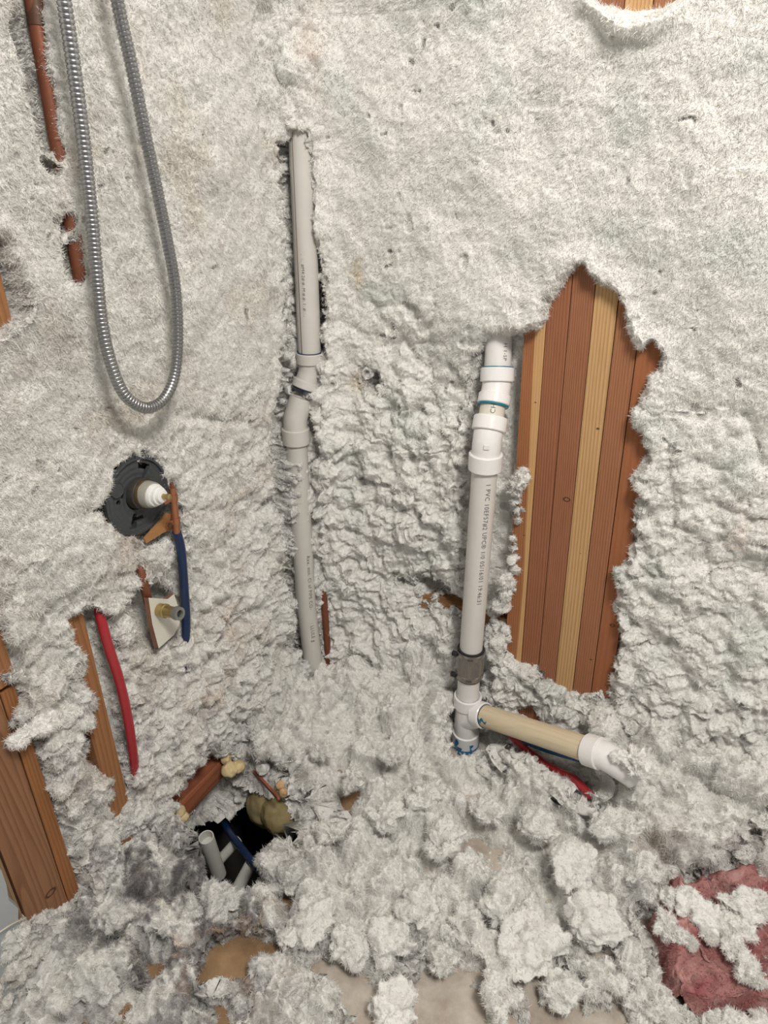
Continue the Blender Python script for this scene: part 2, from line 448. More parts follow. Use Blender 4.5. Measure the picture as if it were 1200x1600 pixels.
#WOOL_BEGIN
# ------------------------------------------------------------------ blown wool insulation: three deep sheets with their own fibres
STEP = 0.0018
NF = 820000
FINE = 40000
RNG = np.random.default_rng(11)
WHITE = np.array([0.85, 0.84, 0.81])
def axis(a, b, lo, hi, step, coarse=0.009):
    pre = np.arange(lo, a, coarse) if lo < a else np.array([])
    post = np.arange(b+coarse, hi, coarse) if hi > b else np.array([])
    return np.concatenate([pre, np.arange(a, b, step), post])
def displace(X, N, crumb, s, pile=False):
    """torn white wool over a base surface: lumps, crumbs and down, evaluated in space so nothing stretches"""
    X = X.astype(np.float32)
    w = X+np.stack([n3(X, 30, s+1+i)*0.009+n3(X, 95, s+11+i)*0.0028 for i in range(3)], 1)
    n9 = n3(X, 9, s+2); n22 = n3(X, 22, s+8); n60 = n3(X, 55, s+3); n150 = n3(X, 150, s+4); n400 = n3(X, 380, s+5)
    C = lumps(w, 0.0100, s+40)-0.6
    if pile:
        A = lumps(w, 0.080, s+20, 10.0)-0.55; B = lumps(w, 0.033, s+30, 9.0)-0.55; D = lumps(X, 0.0055, s+35)-0.6
        h = 0.010*n9+0.040*A*(1+0.5*n22)+0.016*B*(1+0.7*n22)+0.0065*C*(1+0.6*n60)+0.0022*D
        h = h-0.018*(1-sst(-0.16, 0.10, A))-0.010*(1-sst(-0.14, 0.06, B))
        h = h*(0.25+0.75*crumb)
    else:
        A = lumps(w, 0.055, s+20, 7.0)-0.62; B = lumps(w, 0.024, s+30)-0.6
        h = 0.008*n9+0.006*n22+crumb*(0.018*A*(1+0.4*n22)+0.013*B*(1+0.7*n60)) + (0.14+0.86*crumb)*0.0048*C*(1+0.7*n150)
    h = h + 0.0018*n60*(1+crumb) + 0.0014*n150*(0.55+0.45*crumb) + 0.0009*n400*(0.6+0.4*crumb)
    # small torn pits and short cracks
    p = n22*0.55+n60*0.5
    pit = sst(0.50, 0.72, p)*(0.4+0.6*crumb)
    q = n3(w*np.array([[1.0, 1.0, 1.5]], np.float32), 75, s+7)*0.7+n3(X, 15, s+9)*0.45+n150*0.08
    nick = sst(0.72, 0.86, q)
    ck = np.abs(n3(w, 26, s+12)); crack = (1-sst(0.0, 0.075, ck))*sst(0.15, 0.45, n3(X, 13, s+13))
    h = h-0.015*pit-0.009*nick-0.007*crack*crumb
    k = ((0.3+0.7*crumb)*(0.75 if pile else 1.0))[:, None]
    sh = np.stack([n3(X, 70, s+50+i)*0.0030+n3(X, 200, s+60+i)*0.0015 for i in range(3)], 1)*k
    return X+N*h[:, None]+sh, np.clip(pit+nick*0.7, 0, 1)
def sheet(name, us, vs, place, hfun, nfib, seed, flen=0.0056, label=None, pile=False):
    U, V = np.meshgrid(us, vs, indexing='ij')
    nu, nv = U.shape
    h, tint, keep, crumb = hfun(U, V)
    P = place(U, V, h)
    for ax in (0, 1):                                        # round the steps a little
        Q = P.copy(); sl = [slice(None)]*3; lo = sl.copy(); hi = sl.copy(); mi = sl.copy()
        lo[ax] = slice(0, -2); hi[ax] = slice(2, None); mi[ax] = slice(1, -1)
        Q[tuple(mi)] = 0.5*P[tuple(mi)]+0.25*(P[tuple(lo)]+P[tuple(hi)]); P = Q
    N = np.cross(np.gradient(P, axis=0), np.gradient(P, axis=1)); N /= np.linalg.norm(N, axis=-1, keepdims=True)+1e-12
    flip = (N.reshape(-1, 3)@np.array(place.nrm)).mean() < 0
    if flip: N = -N
    idx = np.arange(nu*nv).reshape(nu, nv)
    q = np.stack([idx[:-1, :-1], idx[1:, :-1], idx[1:, 1:], idx[:-1, 1:]], -1).reshape(-1, 4)
    q = q[(keep[:-1, :-1] & keep[1:, :-1] & keep[1:, 1:] & keep[:-1, 1:]).reshape(-1)]
    X = P.reshape(-1, 3); NN = N.reshape(-1, 3); T = tint.reshape(-1, 3); Cr = crumb.reshape(-1)
    px, py = proj(X)
    vis = (px > -60) & (px < 1260) & (py > -60) & (py < 1660) & keep.reshape(-1)
    # torn sides: stretched quads get a finer skin of their own
    if pile: NN = NN*0.8+np.array((0, -0.05, 0.2)); NN /= np.linalg.norm(NN, axis=1, keepdims=True)
    co0, pit0 = displace(X, NN, Cr.astype(np.float32), seed, pile)
    e = np.maximum(np.linalg.norm(co0[q[:, 0]]-co0[q[:, 1]], axis=1), np.linalg.norm(co0[q[:, 0]]-co0[q[:, 3]], axis=1))
    e = np.maximum(e, np.linalg.norm(co0[q[:, 2]]-co0[q[:, 1]], axis=1))
    long_ = (e > STEP*2.4) & vis[q[:, 0]] & (e < 0.03)
    if long_.sum() > FINE:
        long_ &= e >= np.partition(e[long_], -FINE)[-FINE]
    fq = q[long_]; K = 3
    g = np.linspace(0, 1, K+1)
    ga, gb = np.meshgrid(g, g, indexing='ij'); ga = ga.reshape(-1); gb = gb.reshape(-1)
    wts = np.stack([(1-ga)*(1-gb), ga*(1-gb), ga*gb, (1-ga)*gb], 1)           # (25, 4)
    def interp(A): return np.einsum('kw,nwc->nkc', wts, A[fq]).reshape(-1, A.shape[-1])
    X2 = interp(X); N2 = interp(NN); N2 /= np.linalg.norm(N2, axis=1, keepdims=True)+1e-9; T2 = interp(T); C2 = interp(Cr[:, None])[:, 0]
    li = np.arange((K+1)**2).reshape(K+1, K+1)
    lq = np.stack([li[:-1, :-1], li[1:, :-1], li[1:, 1:], li[:-1, 1:]], -1).reshape(-1, 4)
    q2 = (len(X)+np.arange(len(fq))[:, None, None]*(K+1)**2+lq[None]).reshape(-1, 4)
    q = q[~long_] if False else q
    nb = len(X)
    X = np.concatenate([X, X2]); NN = np.concatenate([NN, N2]); T = np.concatenate([T, T2]); Cr = np.concatenate([Cr, C2])
    if len(q2):
        co2, pit2 = displace(X2, N2, C2.astype(np.float32), seed, pile)
        co = np.concatenate([co0, co2]); pit = np.concatenate([pit0, pit2])
        # the coarse skin under a torn side sinks out of the way
        sink = np.unique(fq); co[sink] -= NN[sink]*0.0005
    T = mixc(T, (0.46, 0.45, 0.43), 0.45*pit)  # pits tinted grey: recess shade painted into the wool colour
    q = np.concatenate([q, q2])
    if flip: q = q[:, ::-1]
    # fibres
    ce = co[q].mean(1); ar = np.linalg.norm(np.cross(co[q[:, 2]]-co[q[:, 0]], co[q[:, 3]]-co[q[:, 1]]), axis=1)
    gn = np.cross(co[q[:, 2]]-co[q[:, 0]], co[q[:, 3]]-co[q[:, 1]]); gn /= np.linalg.norm(gn, axis=1, keepdims=True)+1e-12
    dist = np.linalg.norm(ce-CAM, axis=1); face = np.clip(((CAM-ce)/dist[:, None]*gn).sum(1), 0.15, 1)
    ppx, ppy = proj(ce)
    ok = (ppx > -40) & (ppx < 1240) & (ppy > -40) & (ppy < 1640)
    w = np.where(ok, ar*face/dist**2, 0); w /= w.sum()
    ids = RNG.choice(len(q), nfib, p=w)
    d = gn[ids]*0.7+RNG.normal(size=(nfib, 3))*0.55; d /= np.linalg.norm(d, axis=1, keepdims=True)
    ln = (flen*(0.35+RNG.random(nfib)**2.0*1.2))[:, None]
    sv = np.cross(d, RNG.normal(size=(nfib, 3))); sv /= np.linalg.norm(sv, axis=1, keepdims=True)
    wd = (0.00022+0.00030*RNG.random(nfib))[:, None]
    tuft = (RNG.random(nfib) < 0.12)[:, None]
    ln = np.where(tuft, flen*(0.9+0.8*RNG.random((nfib, 1))), ln); wd = np.where(tuft, 0.00075, wd)
    b0 = ce[ids]-gn[ids]*0.0003+RNG.normal(size=(nfib, 3))*STEP*0.35
    tip = b0+d*ln
    fv = np.stack([b0-sv*wd, b0+sv*wd, tip], 1).reshape(-1, 3)
    base = len(co)+np.arange(nfib)*3
    ft = np.stack([base, base+1, base+2], 1)
    allco = np.concatenate([co, fv]).astype(np.float32)
    tq = T[q[ids, 0]]*(0.95+0.10*RNG.random((nfib, 1)))
    cols = np.concatenate([T, np.repeat(tq, 3, axis=0)])
    me = bpy.data.meshes.new(name)
    nq, nt = len(q), len(ft)
    me.vertices.add(len(allco)); me.vertices.foreach_set('co', allco.ravel())
    me.loops.add(nq*4+nt*3)
    me.loops.foreach_set('vertex_index', np.concatenate([q.ravel(), ft.ravel()]).astype(np.int32))
    me.polygons.add(nq+nt)
    me.polygons.foreach_set('loop_start', np.concatenate([np.arange(nq)*4, nq*4+np.arange(nt)*3]).astype(np.int32))
    me.polygons.foreach_set('use_smooth', np.ones(nq+nt, bool))
    me.materials.append(WOOL); me.materials.append(FIBRE)
    me.polygons.foreach_set('material_index', np.concatenate([np.zeros(nq, np.int32), np.ones(nt, np.int32)]))
    me.update(calc_edges=True)
    a = me.color_attributes.new('tint', 'FLOAT_COLOR', 'POINT')
    a.data.foreach_set('color', np.concatenate([np.clip(cols, 0, 1), np.ones((len(cols), 1))], 1).astype(np.float32).ravel())
    o = bpy.data.objects.new(name, me); COL.objects.link(o)
    return tag(o, label, 'insulation', kind='stuff')

def paint(shape):
    return np.broadcast_to(WHITE, shape+(3,)).copy()
def mixc(c, col, f):
    return c*(1-f[..., None])+np.array(col)*f[..., None]
def blob(px, py, cx, cy, rx, ry, ang=0.0):
    a = R(ang); x = px-cx; y = py-cy
    X = x*math.cos(a)+y*math.sin(a); Y = -x*math.sin(a)+y*math.cos(a)
    return np.exp(-((X/rx)**2+(Y/ry)**2))

STUD_OPEN = [(905, 416), (916, 430), (930, 448), (948, 452), (962, 468), (967, 495), (980, 525), (995, 545), (1006, 548), (1018, 540), (1027, 552),
             (1024, 575), (1010, 598), (1005, 622), (990, 650), (992, 672), (1004, 690), (1002, 730), (990, 752), (1000, 775), (984, 800), (986, 835), (976, 880),
             (968, 905), (972, 935), (960, 960), (965, 1000), (956, 1035), (958, 1070), (948, 1098), (930, 1092), (905, 1095), (885, 1098), (866, 1082), (855, 1068),
             (838, 1052), (818, 1052), (800, 1036), (786, 1020), (790, 985), (786, 950), (800, 925), (798, 905), (806, 880), (802, 840), (806, 800), (814, 775), (822, 750),
             (808, 722), (808, 690), (812, 650), (818, 600), (822, 545), (826, 518), (845, 512), (853, 490), (852, 470), (868, 458), (880, 432), (893, 422)]
PIPE_OPEN = [(748, 536), (775, 524), (800, 520), (836, 518), (834, 600), (824, 690), (820, 735), (790, 760), (800, 800), (800, 900), (780, 935), (765, 960), (762, 1020), (765, 1050), (752, 1085),
             (770, 1100), (775, 1140), (750, 1190), (700, 1180), (704, 1100), (712, 1060), (708, 1010), (718, 960), (724, 860), (728, 740), (733, 660), (745, 620), (738, 590), (736, 560)]
BRACE_OPEN = [(612, 918), (640, 926), (655, 912), (682, 922), (700, 938), (722, 948), (724, 970), (700, 962), (670, 948), (640, 938)]
BRACE2_OPEN = [(752, 940), (770, 950), (792, 950), (796, 985), (780, 990), (762, 962)]
CORNER_OPEN = [(452, 232), (470, 208), (486, 212), (486, 260), (478, 300), (482, 350), (494, 380), (500, 430), (502, 470), (498, 555), (500, 600), (478, 610), (470, 640), (478, 665),
               (462, 700), (466, 800), (470, 860), (484, 900), (490, 935), (494, 1010), (488, 1034), (470, 1010), (474, 985), (462, 945), (452, 870), (444, 780), (443, 700), (438, 680), (444, 640), (458, 600), (464, 560), (462, 480), (455, 380), (450, 300)]
ARM_OPEN = [(745, 1098), (775, 1100), (830, 1118), (880, 1130), (915, 1155), (965, 1170), (960, 1196), (915, 1196), (930, 1262), (890, 1250), (840, 1225), (790, 1190), (752, 1180), (706, 1180), (698, 1150)]

def place_back(U, V, H): return np.stack([U, -H, V], -1)
place_back.nrm = (0, -1, 0)
def place_left(U, V, H): return np.stack([H, U, V], -1)
place_left.nrm = (1, 0, 0)
def place_floor(U, V, H): return np.stack([U, V, H], -1)
place_floor.nrm = (0, 0, 1)

def h_back(U, V):
    nom = place_back(U, V, np.full(U.shape, 0.02))
    px, py = proj(nom)
    rag = 5.0*vnoise(U*75, V*75, 301)+3.5*vnoise(U*190, V*190, 302)+2.0*vnoise(U*430, V*430, 303)
    crumb = 0.10+0.9*sst(400, 760, py+0.35*(700-px)+120*vnoise(U*4, V*4, 300))
    crumb = np.maximum(crumb, 0.8*np.exp(-(U/0.07)**2))
    crumb = crumb*(1-0.35*sst(950, 1150, px)*(1-sst(1000, 1150, py)))
    h = np.full(U.shape, 0.020)
    h = h+0.035*np.exp(-(U/0.06)**2)*(1-sst(230, 330, py)*0.45-sst(560, 700, py)*0.3)         # packed into the corner
    h = h+0.045*blob(px, py, 516, 720, 20, 150)+0.022*blob(px, py, 506, 330, 13, 55)
    h = h+0.034*blob(px, py, 470, 90, 34, 140)                           # fat ridge beside the corner at the top
    # shoulders and hollows
    h = h-0.022*blob(px, py, 640, 930, 90, 60)-0.016*blob(px, py, 690, 590, 70, 60)+0.016*blob(px, py, 760, 480, 90, 45)
    h = h+0.012*blob(px, py, 720, 1030, 60, 70)*0-0.012*blob(px, py, 1175, 690, 60, 30)
    h = h-0.02*sst(0.0, 1.0, blob(px, py, 430, 830, 60, 150))
    # long shallow seams
    for (x0, y0, x1, y1, w, dd) in ((1020, 640, 1200, 660, 5, 0.006), (640, 160, 900, 165, 4, 0.002), (660, 520, 720, 400, 6, 0.008), (990, 840, 1180, 820, 6, 0.004), (500, 380, 505, 560, 8, 0.010),
                                 (1165, 655, 1200, 740, 9, 0.012), (1000, 820, 1010, 920, 8, 0.006)):
        ex, ey = x1-x0, y1-y0; L2 = ex*ex+ey*ey
        t = np.clip(((px-x0)*ex+(py-y0)*ey)/L2, 0, 1)
        dd_ = np.hypot(px-x0-t*ex, py-y0-t*ey)+10*vnoise(U*20, V*20, 311)
        h = h-dd*np.exp(-(dd_/w)**2)*(1-t*0.3)
    # gouge with curled lip, top right
    g = blob(px, py, 1010, -40, 85, 78)
    lip = np.exp(-((np.hypot((px-1000)/95, (py+52)/98)-1+0.10*vnoise(U*25, V*25, 341))/0.15)**2)*sst(-40, 30, py)*(1-sst(1040, 1110, px))*(0.75+0.5*vnoise(U*30, V*30, 342))
    h = h+0.026*lip-0.03*sst(0.35, 0.8, g)
    # openings
    for poly, dep, soft, up in ((STUD_OPEN, -0.030, 6, 0.010), (PIPE_OPEN, -0.030, 9, 0.006), (BRACE_OPEN, -0.075, 5, 0.0), (BRACE2_OPEN, -0.06, 5, 0), (CORNER_OPEN, -0.05, 5, 0.004),
                                ([(572, 585), (580, 590), (580, 612), (572, 618)], -0.05, 4, 0),
                                ([(930, -40), (1005, -40), (1000, -2), (975, 6), (940, -4)], -0.03, 5, 0),
                                ([(746, 560), (762, 556), (762, 592), (746, 588)], -0.06, 4, 0)):
        sd = poly_sd(px, py, poly)+rag+(5.0*sst(590, 660, py) if poly is CORNER_OPEN else 0.0)
        h = h+up*sst(-45, -12, sd)*(1-sst(-12, 0, sd))
        h = h-0.006*sst(-14, 0, sd)
        s = sst(-soft*0.3, soft, sd)
        h = h*(1-s)+dep*s; crumb = crumb*(1-0.85*s)
    # floor level fill
    keep = (V > -0.02)
    c = paint(U.shape)
    n = fbm(U*18, V*18, 4, 320)
    c = mixc(c, (0.66, 0.55, 0.36), 0.6*np.clip(blob(px, py, 556, 410, 9, 38)*(0.7+n), 0, 1))
    c = mixc(c, (0.66, 0.52, 0.33), 0.6*np.clip(blob(px, py, 556, 600, 10, 14), 0, 1))
    c = mixc(c, (0.66, 0.56, 0.50), 0.5*np.clip(blob(px, py, 500, 90, 14, 90)*(0.6+n), 0, 1))
    c = mixc(c, (0.66, 0.50, 0.38), 0.35*np.clip(blob(px, py, 1180, 860, 50, 60)*sst(0.1, 0.7, n), 0, 1))
    c = mixc(c, (0.62, 0.66, 0.62), 0.35*sst(0.1, 0.9, fbm(U*9, V*9, 3, 330)))
    c = mixc(c, (0.55, 0.50, 0.46), 0.5*sst(0.45, 1.0, fbm(U*60, V*60, 3, 333))*crumb)
    return h, c, keep, crumb
xr = at(1230, 800, 1, 0).x
sheet('blown_wool_back', axis(-0.05, 1.09, -0.09, 2.6, STEP), axis(0.06, 1.49, -0.02, 2.44, STEP), place_back, h_back, NF, 100,
      label='white blown wool packed over the back wall, torn open at the studs and pipes')

VALVE_OPEN = [(164, 818), (152, 800), (168, 778), (190, 745), (200, 728), (213, 718), (226, 728), (230, 712), (245, 712), (258, 728), (264, 760), (276, 758), (284, 800),
              (287, 840), (270, 830), (260, 838), (232, 845), (215, 838), (192, 832)]
SPOUT_OPEN = [(218, 890), (228, 892), (236, 915), (262, 920), (285, 925), (296, 960), (296, 990), (275, 1000), (250, 1018), (236, 1010), (222, 950), (205, 930)]
BLUE_OPEN = [(272, 828), (292, 826), (296, 880), (298, 960), (294, 990), (278, 985), (280, 930), (280, 880)]
MID_OPEN = [(118, 968), (135, 958), (160, 962), (178, 975), (190, 1020), (205, 1080), (216, 1150), (218, 1210), (206, 1278), (190, 1276), (178, 1262), (190, 1235), (186, 1218), (160, 1208), (152, 1190), (158, 1170),
            (150, 1150), (152, 1120), (158, 1090), (142, 1060), (148, 1040), (134, 1000)]
COP_OPEN = [(38, -60), (74, -60), (72, 20), (80, 100), (97, 160), (102, 200), (86, 240), (74, 215), (62, 170), (51, 90), (42, 20)]
COP2_OPEN = [(108, 342), (118, 340), (119, 356), (114, 362), (122, 382), (127, 408), (135, 428), (128, 440), (120, 428), (119, 405), (114, 380), (109, 358)]
FAR_OPEN = [(-60, 360), (6, 372), (18, 400), (32, 460), (32, 488), (6, 514), (-60, 540)]
POST_OPEN = [(-80, 925), (6, 935), (10, 985), (24, 1010), (28, 1042), (12, 1062), (14, 1075), (38, 1078), (40, 1110), (28, 1140), (60, 1128), (72, 1145), (74, 1180), (90, 1220), (106, 1290), (130, 1360), (142, 1402),
             (122, 1416), (92, 1430), (60, 1440), (38, 1446), (0, 1480), (-90, 1560)]
HOLE_OPEN = [(352, 1186), (372, 1196), (400, 1205), (440, 1222), (458, 1248), (462, 1268), (440, 1290), (412, 1310), (408, 1345), (418, 1370), (408, 1392), (380, 1392), (362, 1372), (335, 1370), (312, 1368),
             (304, 1345), (302, 1310), (288, 1292), (284, 1262), (300, 1225), (325, 1198)]
def h_left(U, V):
    nom = place_left(U, V, np.full(U.shape, 0.02))
    px, py = proj(nom)
    rag = 4.5*vnoise(U*75, V*75, 401)+3.5*vnoise(U*190, V*190, 402)+2.0*vnoise(U*430, V*430, 403)
    crumb = 0.16+0.75*sst(560, 1050, py+0.5*(px-250)+120*vnoise(U*4, V*4, 400))
    crumb = np.maximum(crumb, 0.7*np.exp(-(U/0.07)**2))
    h = 0.018+0.02*np.exp(-(U/0.05)**2)
    h = h+0.012*blob(px, py, 330, 230, 40, 320, 4)-0.008*blob(px, py, 415, 200, 14, 260, -4)
    h = h+0.014*blob(px, py, 60, 460, 80, 60)+0.016*blob(px, py, 110, 870, 110, 60)-0.02*blob(px, py, 220, 1080, 60, 100)
    h = h-0.012*blob(px, py, 400, 780, 30, 140)
    for (x0, y0, x1, y1, w, dd) in ((45, 40, 100, 240, 12, 0.012), (100, 330, 130, 440, 8, 0.004), (418, 20, 436, 560, 9, 0.014), (300, 20, 330, 300, 8, 0.004), (290, 650, 380, 660, 8, 0.012)):
        ex, ey = x1-x0, y1-y0; L2 = ex*ex+ey*ey
        t = np.clip(((px-x0)*ex+(py-y0)*ey)/L2, 0, 1)
        dd_ = np.hypot(px-x0-t*ex, py-y0-t*ey)+8*vnoise(U*20, V*20, 411)
        h = h-dd*np.exp(-(dd_/w)**2)
    for poly, dep, soft, up in ((VALVE_OPEN, -0.03, 2, 0.0), (CORNER_OPEN, -0.05, 5, 0.0), (SPOUT_OPEN, -0.03, 6, 0.0), (BLUE_OPEN, -0.012, 5, 0), (MID_OPEN, -0.03, 5, 0.004), (COP_OPEN, -0.05, 1, 0.0),
                                (COP2_OPEN, -0.045, 2, 0.0), (FAR_OPEN, -0.03, 3, 0.008), (POST_OPEN, -0.04, 5, 0.006), ([(78, 250), (96, 254), (96, 262), (86, 260)], -0.03, 4, 0), ([(278, 1300), (280, 1250), (315, 1193), (352, 1178), (388, 1200), (380, 1260), (335, 1335), (300, 1350)], -0.05, 4, 0),
                                ([(440, 225), (462, 225), (470, 560), (455, 600), (446, 640), (440, 660), (450, 560), (450, 400)], -0.05, 5, 0)):
        sd = poly_sd(px, py, poly)+rag+(5.0*sst(590, 660, py) if poly is CORNER_OPEN else 0.0)
        h = h+up*sst(-45, -12, sd)*(1-sst(-12, 0, sd))
        h = h-0.004*sst(-12, 0, sd)
        s = sst(-soft*0.3, soft, sd)
        h = h*(1-s)+dep*s; crumb = crumb*(1-0.85*s)
    keep = (V > -0.02) & ((V < 0.31+0.02*vnoise(U*12, V*12, 8)) | (U > at(4, 1390, 0, 0.0).y-0.015+0.02*vnoise(V*14, V*3, 9)))
    c = paint(U.shape)*0.90  # same wool, darkened overall to paint in the left wall's dimmer light
    n = fbm(U*18, V*18, 4, 420)
    c = mixc(c, (0.62, 0.57, 0.50), 0.5*sst(0.0, 0.9, fbm(U*9, V*9, 3, 430)))
    c = mixc(c, (0.30, 0.27, 0.28), 0.65*sst(0.15, 0.9, n+0.35*fbm(U*80, V*80, 2, 433))*sst(1000, 1200, py))
    c = mixc(c, (0.60, 0.42, 0.30), 0.6*np.clip(blob(px, py, 330, 1085, 34, 20, -30)*(0.6+n), 0, 1))
    c = mixc(c, (0.62, 0.48, 0.38), 0.5*np.clip(blob(px, py, 365, 980, 18, 60)*(0.6+n), 0, 1))
    c = mixc(c, (0.50, 0.42, 0.38), 0.45*np.clip(blob(px, py, 215, 860, 50, 60)*sst(0.0, 0.6, n), 0, 1))
    return h, c, keep, crumb
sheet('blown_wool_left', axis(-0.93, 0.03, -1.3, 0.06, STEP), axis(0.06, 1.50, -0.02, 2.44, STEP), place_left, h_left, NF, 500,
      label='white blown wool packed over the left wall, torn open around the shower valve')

BARE = [([(505, 1492), (545, 1490), (560, 1500), (580, 1530), (640, 1540), (665, 1520), (690, 1500), (712, 1476), (735, 1500), (742, 1540), (760, 1580), (780, 1640), (550, 1640), (565, 1590), (540, 1545)], 7),
        ([(815, 1520), (860, 1515), (900, 1525), (905, 1560), (960, 1575), (960, 1640), (800, 1640), (810, 1580), (850, 1560)], 8),
        ([(370, 1460), (415, 1462), (420, 1480), (400, 1505), (370, 1500), (340, 1520), (322, 1515), (335, 1480)], 5),
        ([(225, 1480), (256, 1482), (255, 1500), (232, 1512)], 5), ([(335, 1550), (355, 1570), (360, 1640), (340, 1640)], 5),
        ([(500, 1600), (560, 1585), (580, 1640), (500, 1640)], 5)]
PINK_OPEN = [(1010, 1425), (1030, 1410), (1050, 1385), (1075, 1400), (1110, 1370), (1140, 1352), (1200, 1350), (1270, 1350), (1270, 1580), (1180, 1575), (1100, 1560), (1050, 1562), (1040, 1520), (1030, 1470)]
def h_floor(U, V):
    D0 = Z0+0.05
    nom = place_floor(U, V, np.full(U.shape, D0))
    px, py = proj(nom)
    rag = 6.0*vnoise(U*60, V*60, 601)+4.0*vnoise(U*160, V*160, 602)+2.0*vnoise(U*400, V*400, 603)
    crumb = np.ones(U.shape)
    dl = U; db = -V
    base = Z0+0.058+0.10*np.exp(-(np.maximum(db-0.02, 0)/0.13)**2)*sst(0.05, 0.30, U)*(1-0.9*blob(px, py, 735, 1165, 60, 60))+0.05*np.exp(-(np.maximum(db, 0)/0.16)**2)*(1-0.9*blob(px, py, 735, 1165, 60, 60))-0.022*blob(px, py, 728, 1195, 60, 45)
    base = base+0.07*np.exp(-(np.maximum(dl-0.02, 0)/0.10)**2)*sst(0.0, 0.2, db)*(1-sst(0.75, 1.0, db))
    base = base-0.010*sst(1420, 1600, py)
    base = base-0.02*blob(px, py, 360, 1290, 95, 110)
    h = base
    # drop under the drain arm
    s = sst(-4, 10, poly_sd(px, py, ARM_OPEN)+rag*0.6)
    h = h-0.095*s; crumb = crumb*(1-0.5*s)
    for poly, soft in BARE:
        sd = poly_sd(px, py, poly)+rag+7
        s = sst(-1.8*soft, 1.4*soft, sd); h = h*(1-s)+(Z0-0.03)*s; crumb = crumb*(1-0.9*sst(-30, 5, sd))
    sd = poly_sd(px, py, HOLE_OPEN)+rag*0.8-5*sst(1280, 1340, py)+13*(1-sst(1230, 1290, py))
    s = sst(-9, 5, sd); crumb = crumb*(1-s); h = h*(1-s)+(Z0-0.025)*s
    s = sst(-20, 20, poly_sd(px, py, PINK_OPEN)+rag); h = h-0.045*s
    keep = (sd < 10)
    c = paint(U.shape)
    n = fbm(U*14, V*14, 4, 620); n2 = fbm(U*90, V*90, 3, 622)
    dirt = sst(-0.45, 0.45, n+0.5*n2)*np.clip(blob(px, py, 250, 1430, 190, 200)*1.3+blob(px, py, 1040, 1385, 60, 26)*1.3+blob(px, py, 620, 1500, 60, 30)*0.8+blob(px, py, 1165, 1500, 40, 50)*0.5, 0, 1)
    c = mixc(c, (0.20, 0.185, 0.19), 0.9*dirt)
    c = mixc(c, (0.42, 0.28, 0.16), 0.6*sst(0.2, 0.8, fbm(U*22, V*22, 3, 625))*blob(px, py, 340, 1480, 110, 110))
    c = mixc(c, (0.60, 0.47, 0.37), 0.6*np.clip(blob(px, py, 1000, 1335, 42, 22)*(0.7+n), 0, 1))
    c = mixc(c, (0.25, 0.24, 0.24), 0.55*sst(0.55, 1.0, fbm(U*55, V*55, 3, 628)))
    return h, c, keep, crumb
sheet('loose_wool_pile', axis(0.0, 1.15, -0.08, 2.3, STEP), axis(-0.95, 0.0, -1.9, 0.08, STEP), place_floor, h_floor, NF*5//4, 700, flen=0.0062, pile=True,
      label='loose clumps of white blown wool heaped over the subfloor in the corner')
#WOOL_END

# ------------------------------------------------------------------ stacked wood studs in the back wall
RB = (0.27, 0.105, 0.045); RBE = (0.40, 0.175, 0.085)
def board(name, p0, p1, w, depth, mat, label, group=None, z0=None, z1=None, face='y', back=0.0, cat='stud', bevel=0.0012):
    """a board whose front-face centre line runs p0 -> p1 (points on the wall plane), extended to z0..z1"""
    p0 = Vector(p0); p1 = Vector(p1); d = (p1-p0)/(p1.z-p0.z)
    z0 = p0.z if z0 is None else z0; z1 = p1.z if z1 is None else z1
    a = p0+d*(z0-p0.z); b = p0+d*(z1-p0.z)
    ln = (b-a).length; zax = (b-a).normalized()
    yax = Vector((0, 1, 0)) if face == 'y' else Vector((-1, 0, 0))       # into the wall
    xax = yax.cross(zax).normalized(); yax = zax.cross(xax).normalized()
    M4 = Matrix((xax, yax, zax)).transposed().to_4x4()
    mid = (a+b)/2+yax*(depth/2+back)
    o = from_bm(name, box_bm((w, depth, ln), bevel=bevel), mat, smooth=False)
    o.matrix_world = Matrix.Translation(mid)@M4
    if label: tag(o, label, cat, group)
    return o
def cpx(x, y): return (760+0.4437*x, 400+0.4437*y)
ga0, ga1 = at(*cpx(215, 170), 1, 0), at(*cpx(122, 1440), 1, 0)
gb0, gb1 = at(*cpx(530, 330), 1, 0), at(*cpx(365, 1560), 1, 0)
def xat(p, q, z): return p.x+(q.x-p.x)*(z-p.z)/(q.z-p.z)
za, zb = 0.35, 1.0
XA = [(xat(ga0, ga1, z), xat(gb0, gb1, z)) for z in (za, zb)]
SP = 0.5*((XA[0][1]-XA[0][0])+(XA[1][1]-XA[1][0]))/4
YEL = (0.56, 0.345, 0.165); YELD = (0.30, 0.155, 0.055)
zc = 0.5*(Z0+2.4)
def kz(z): return z-zc
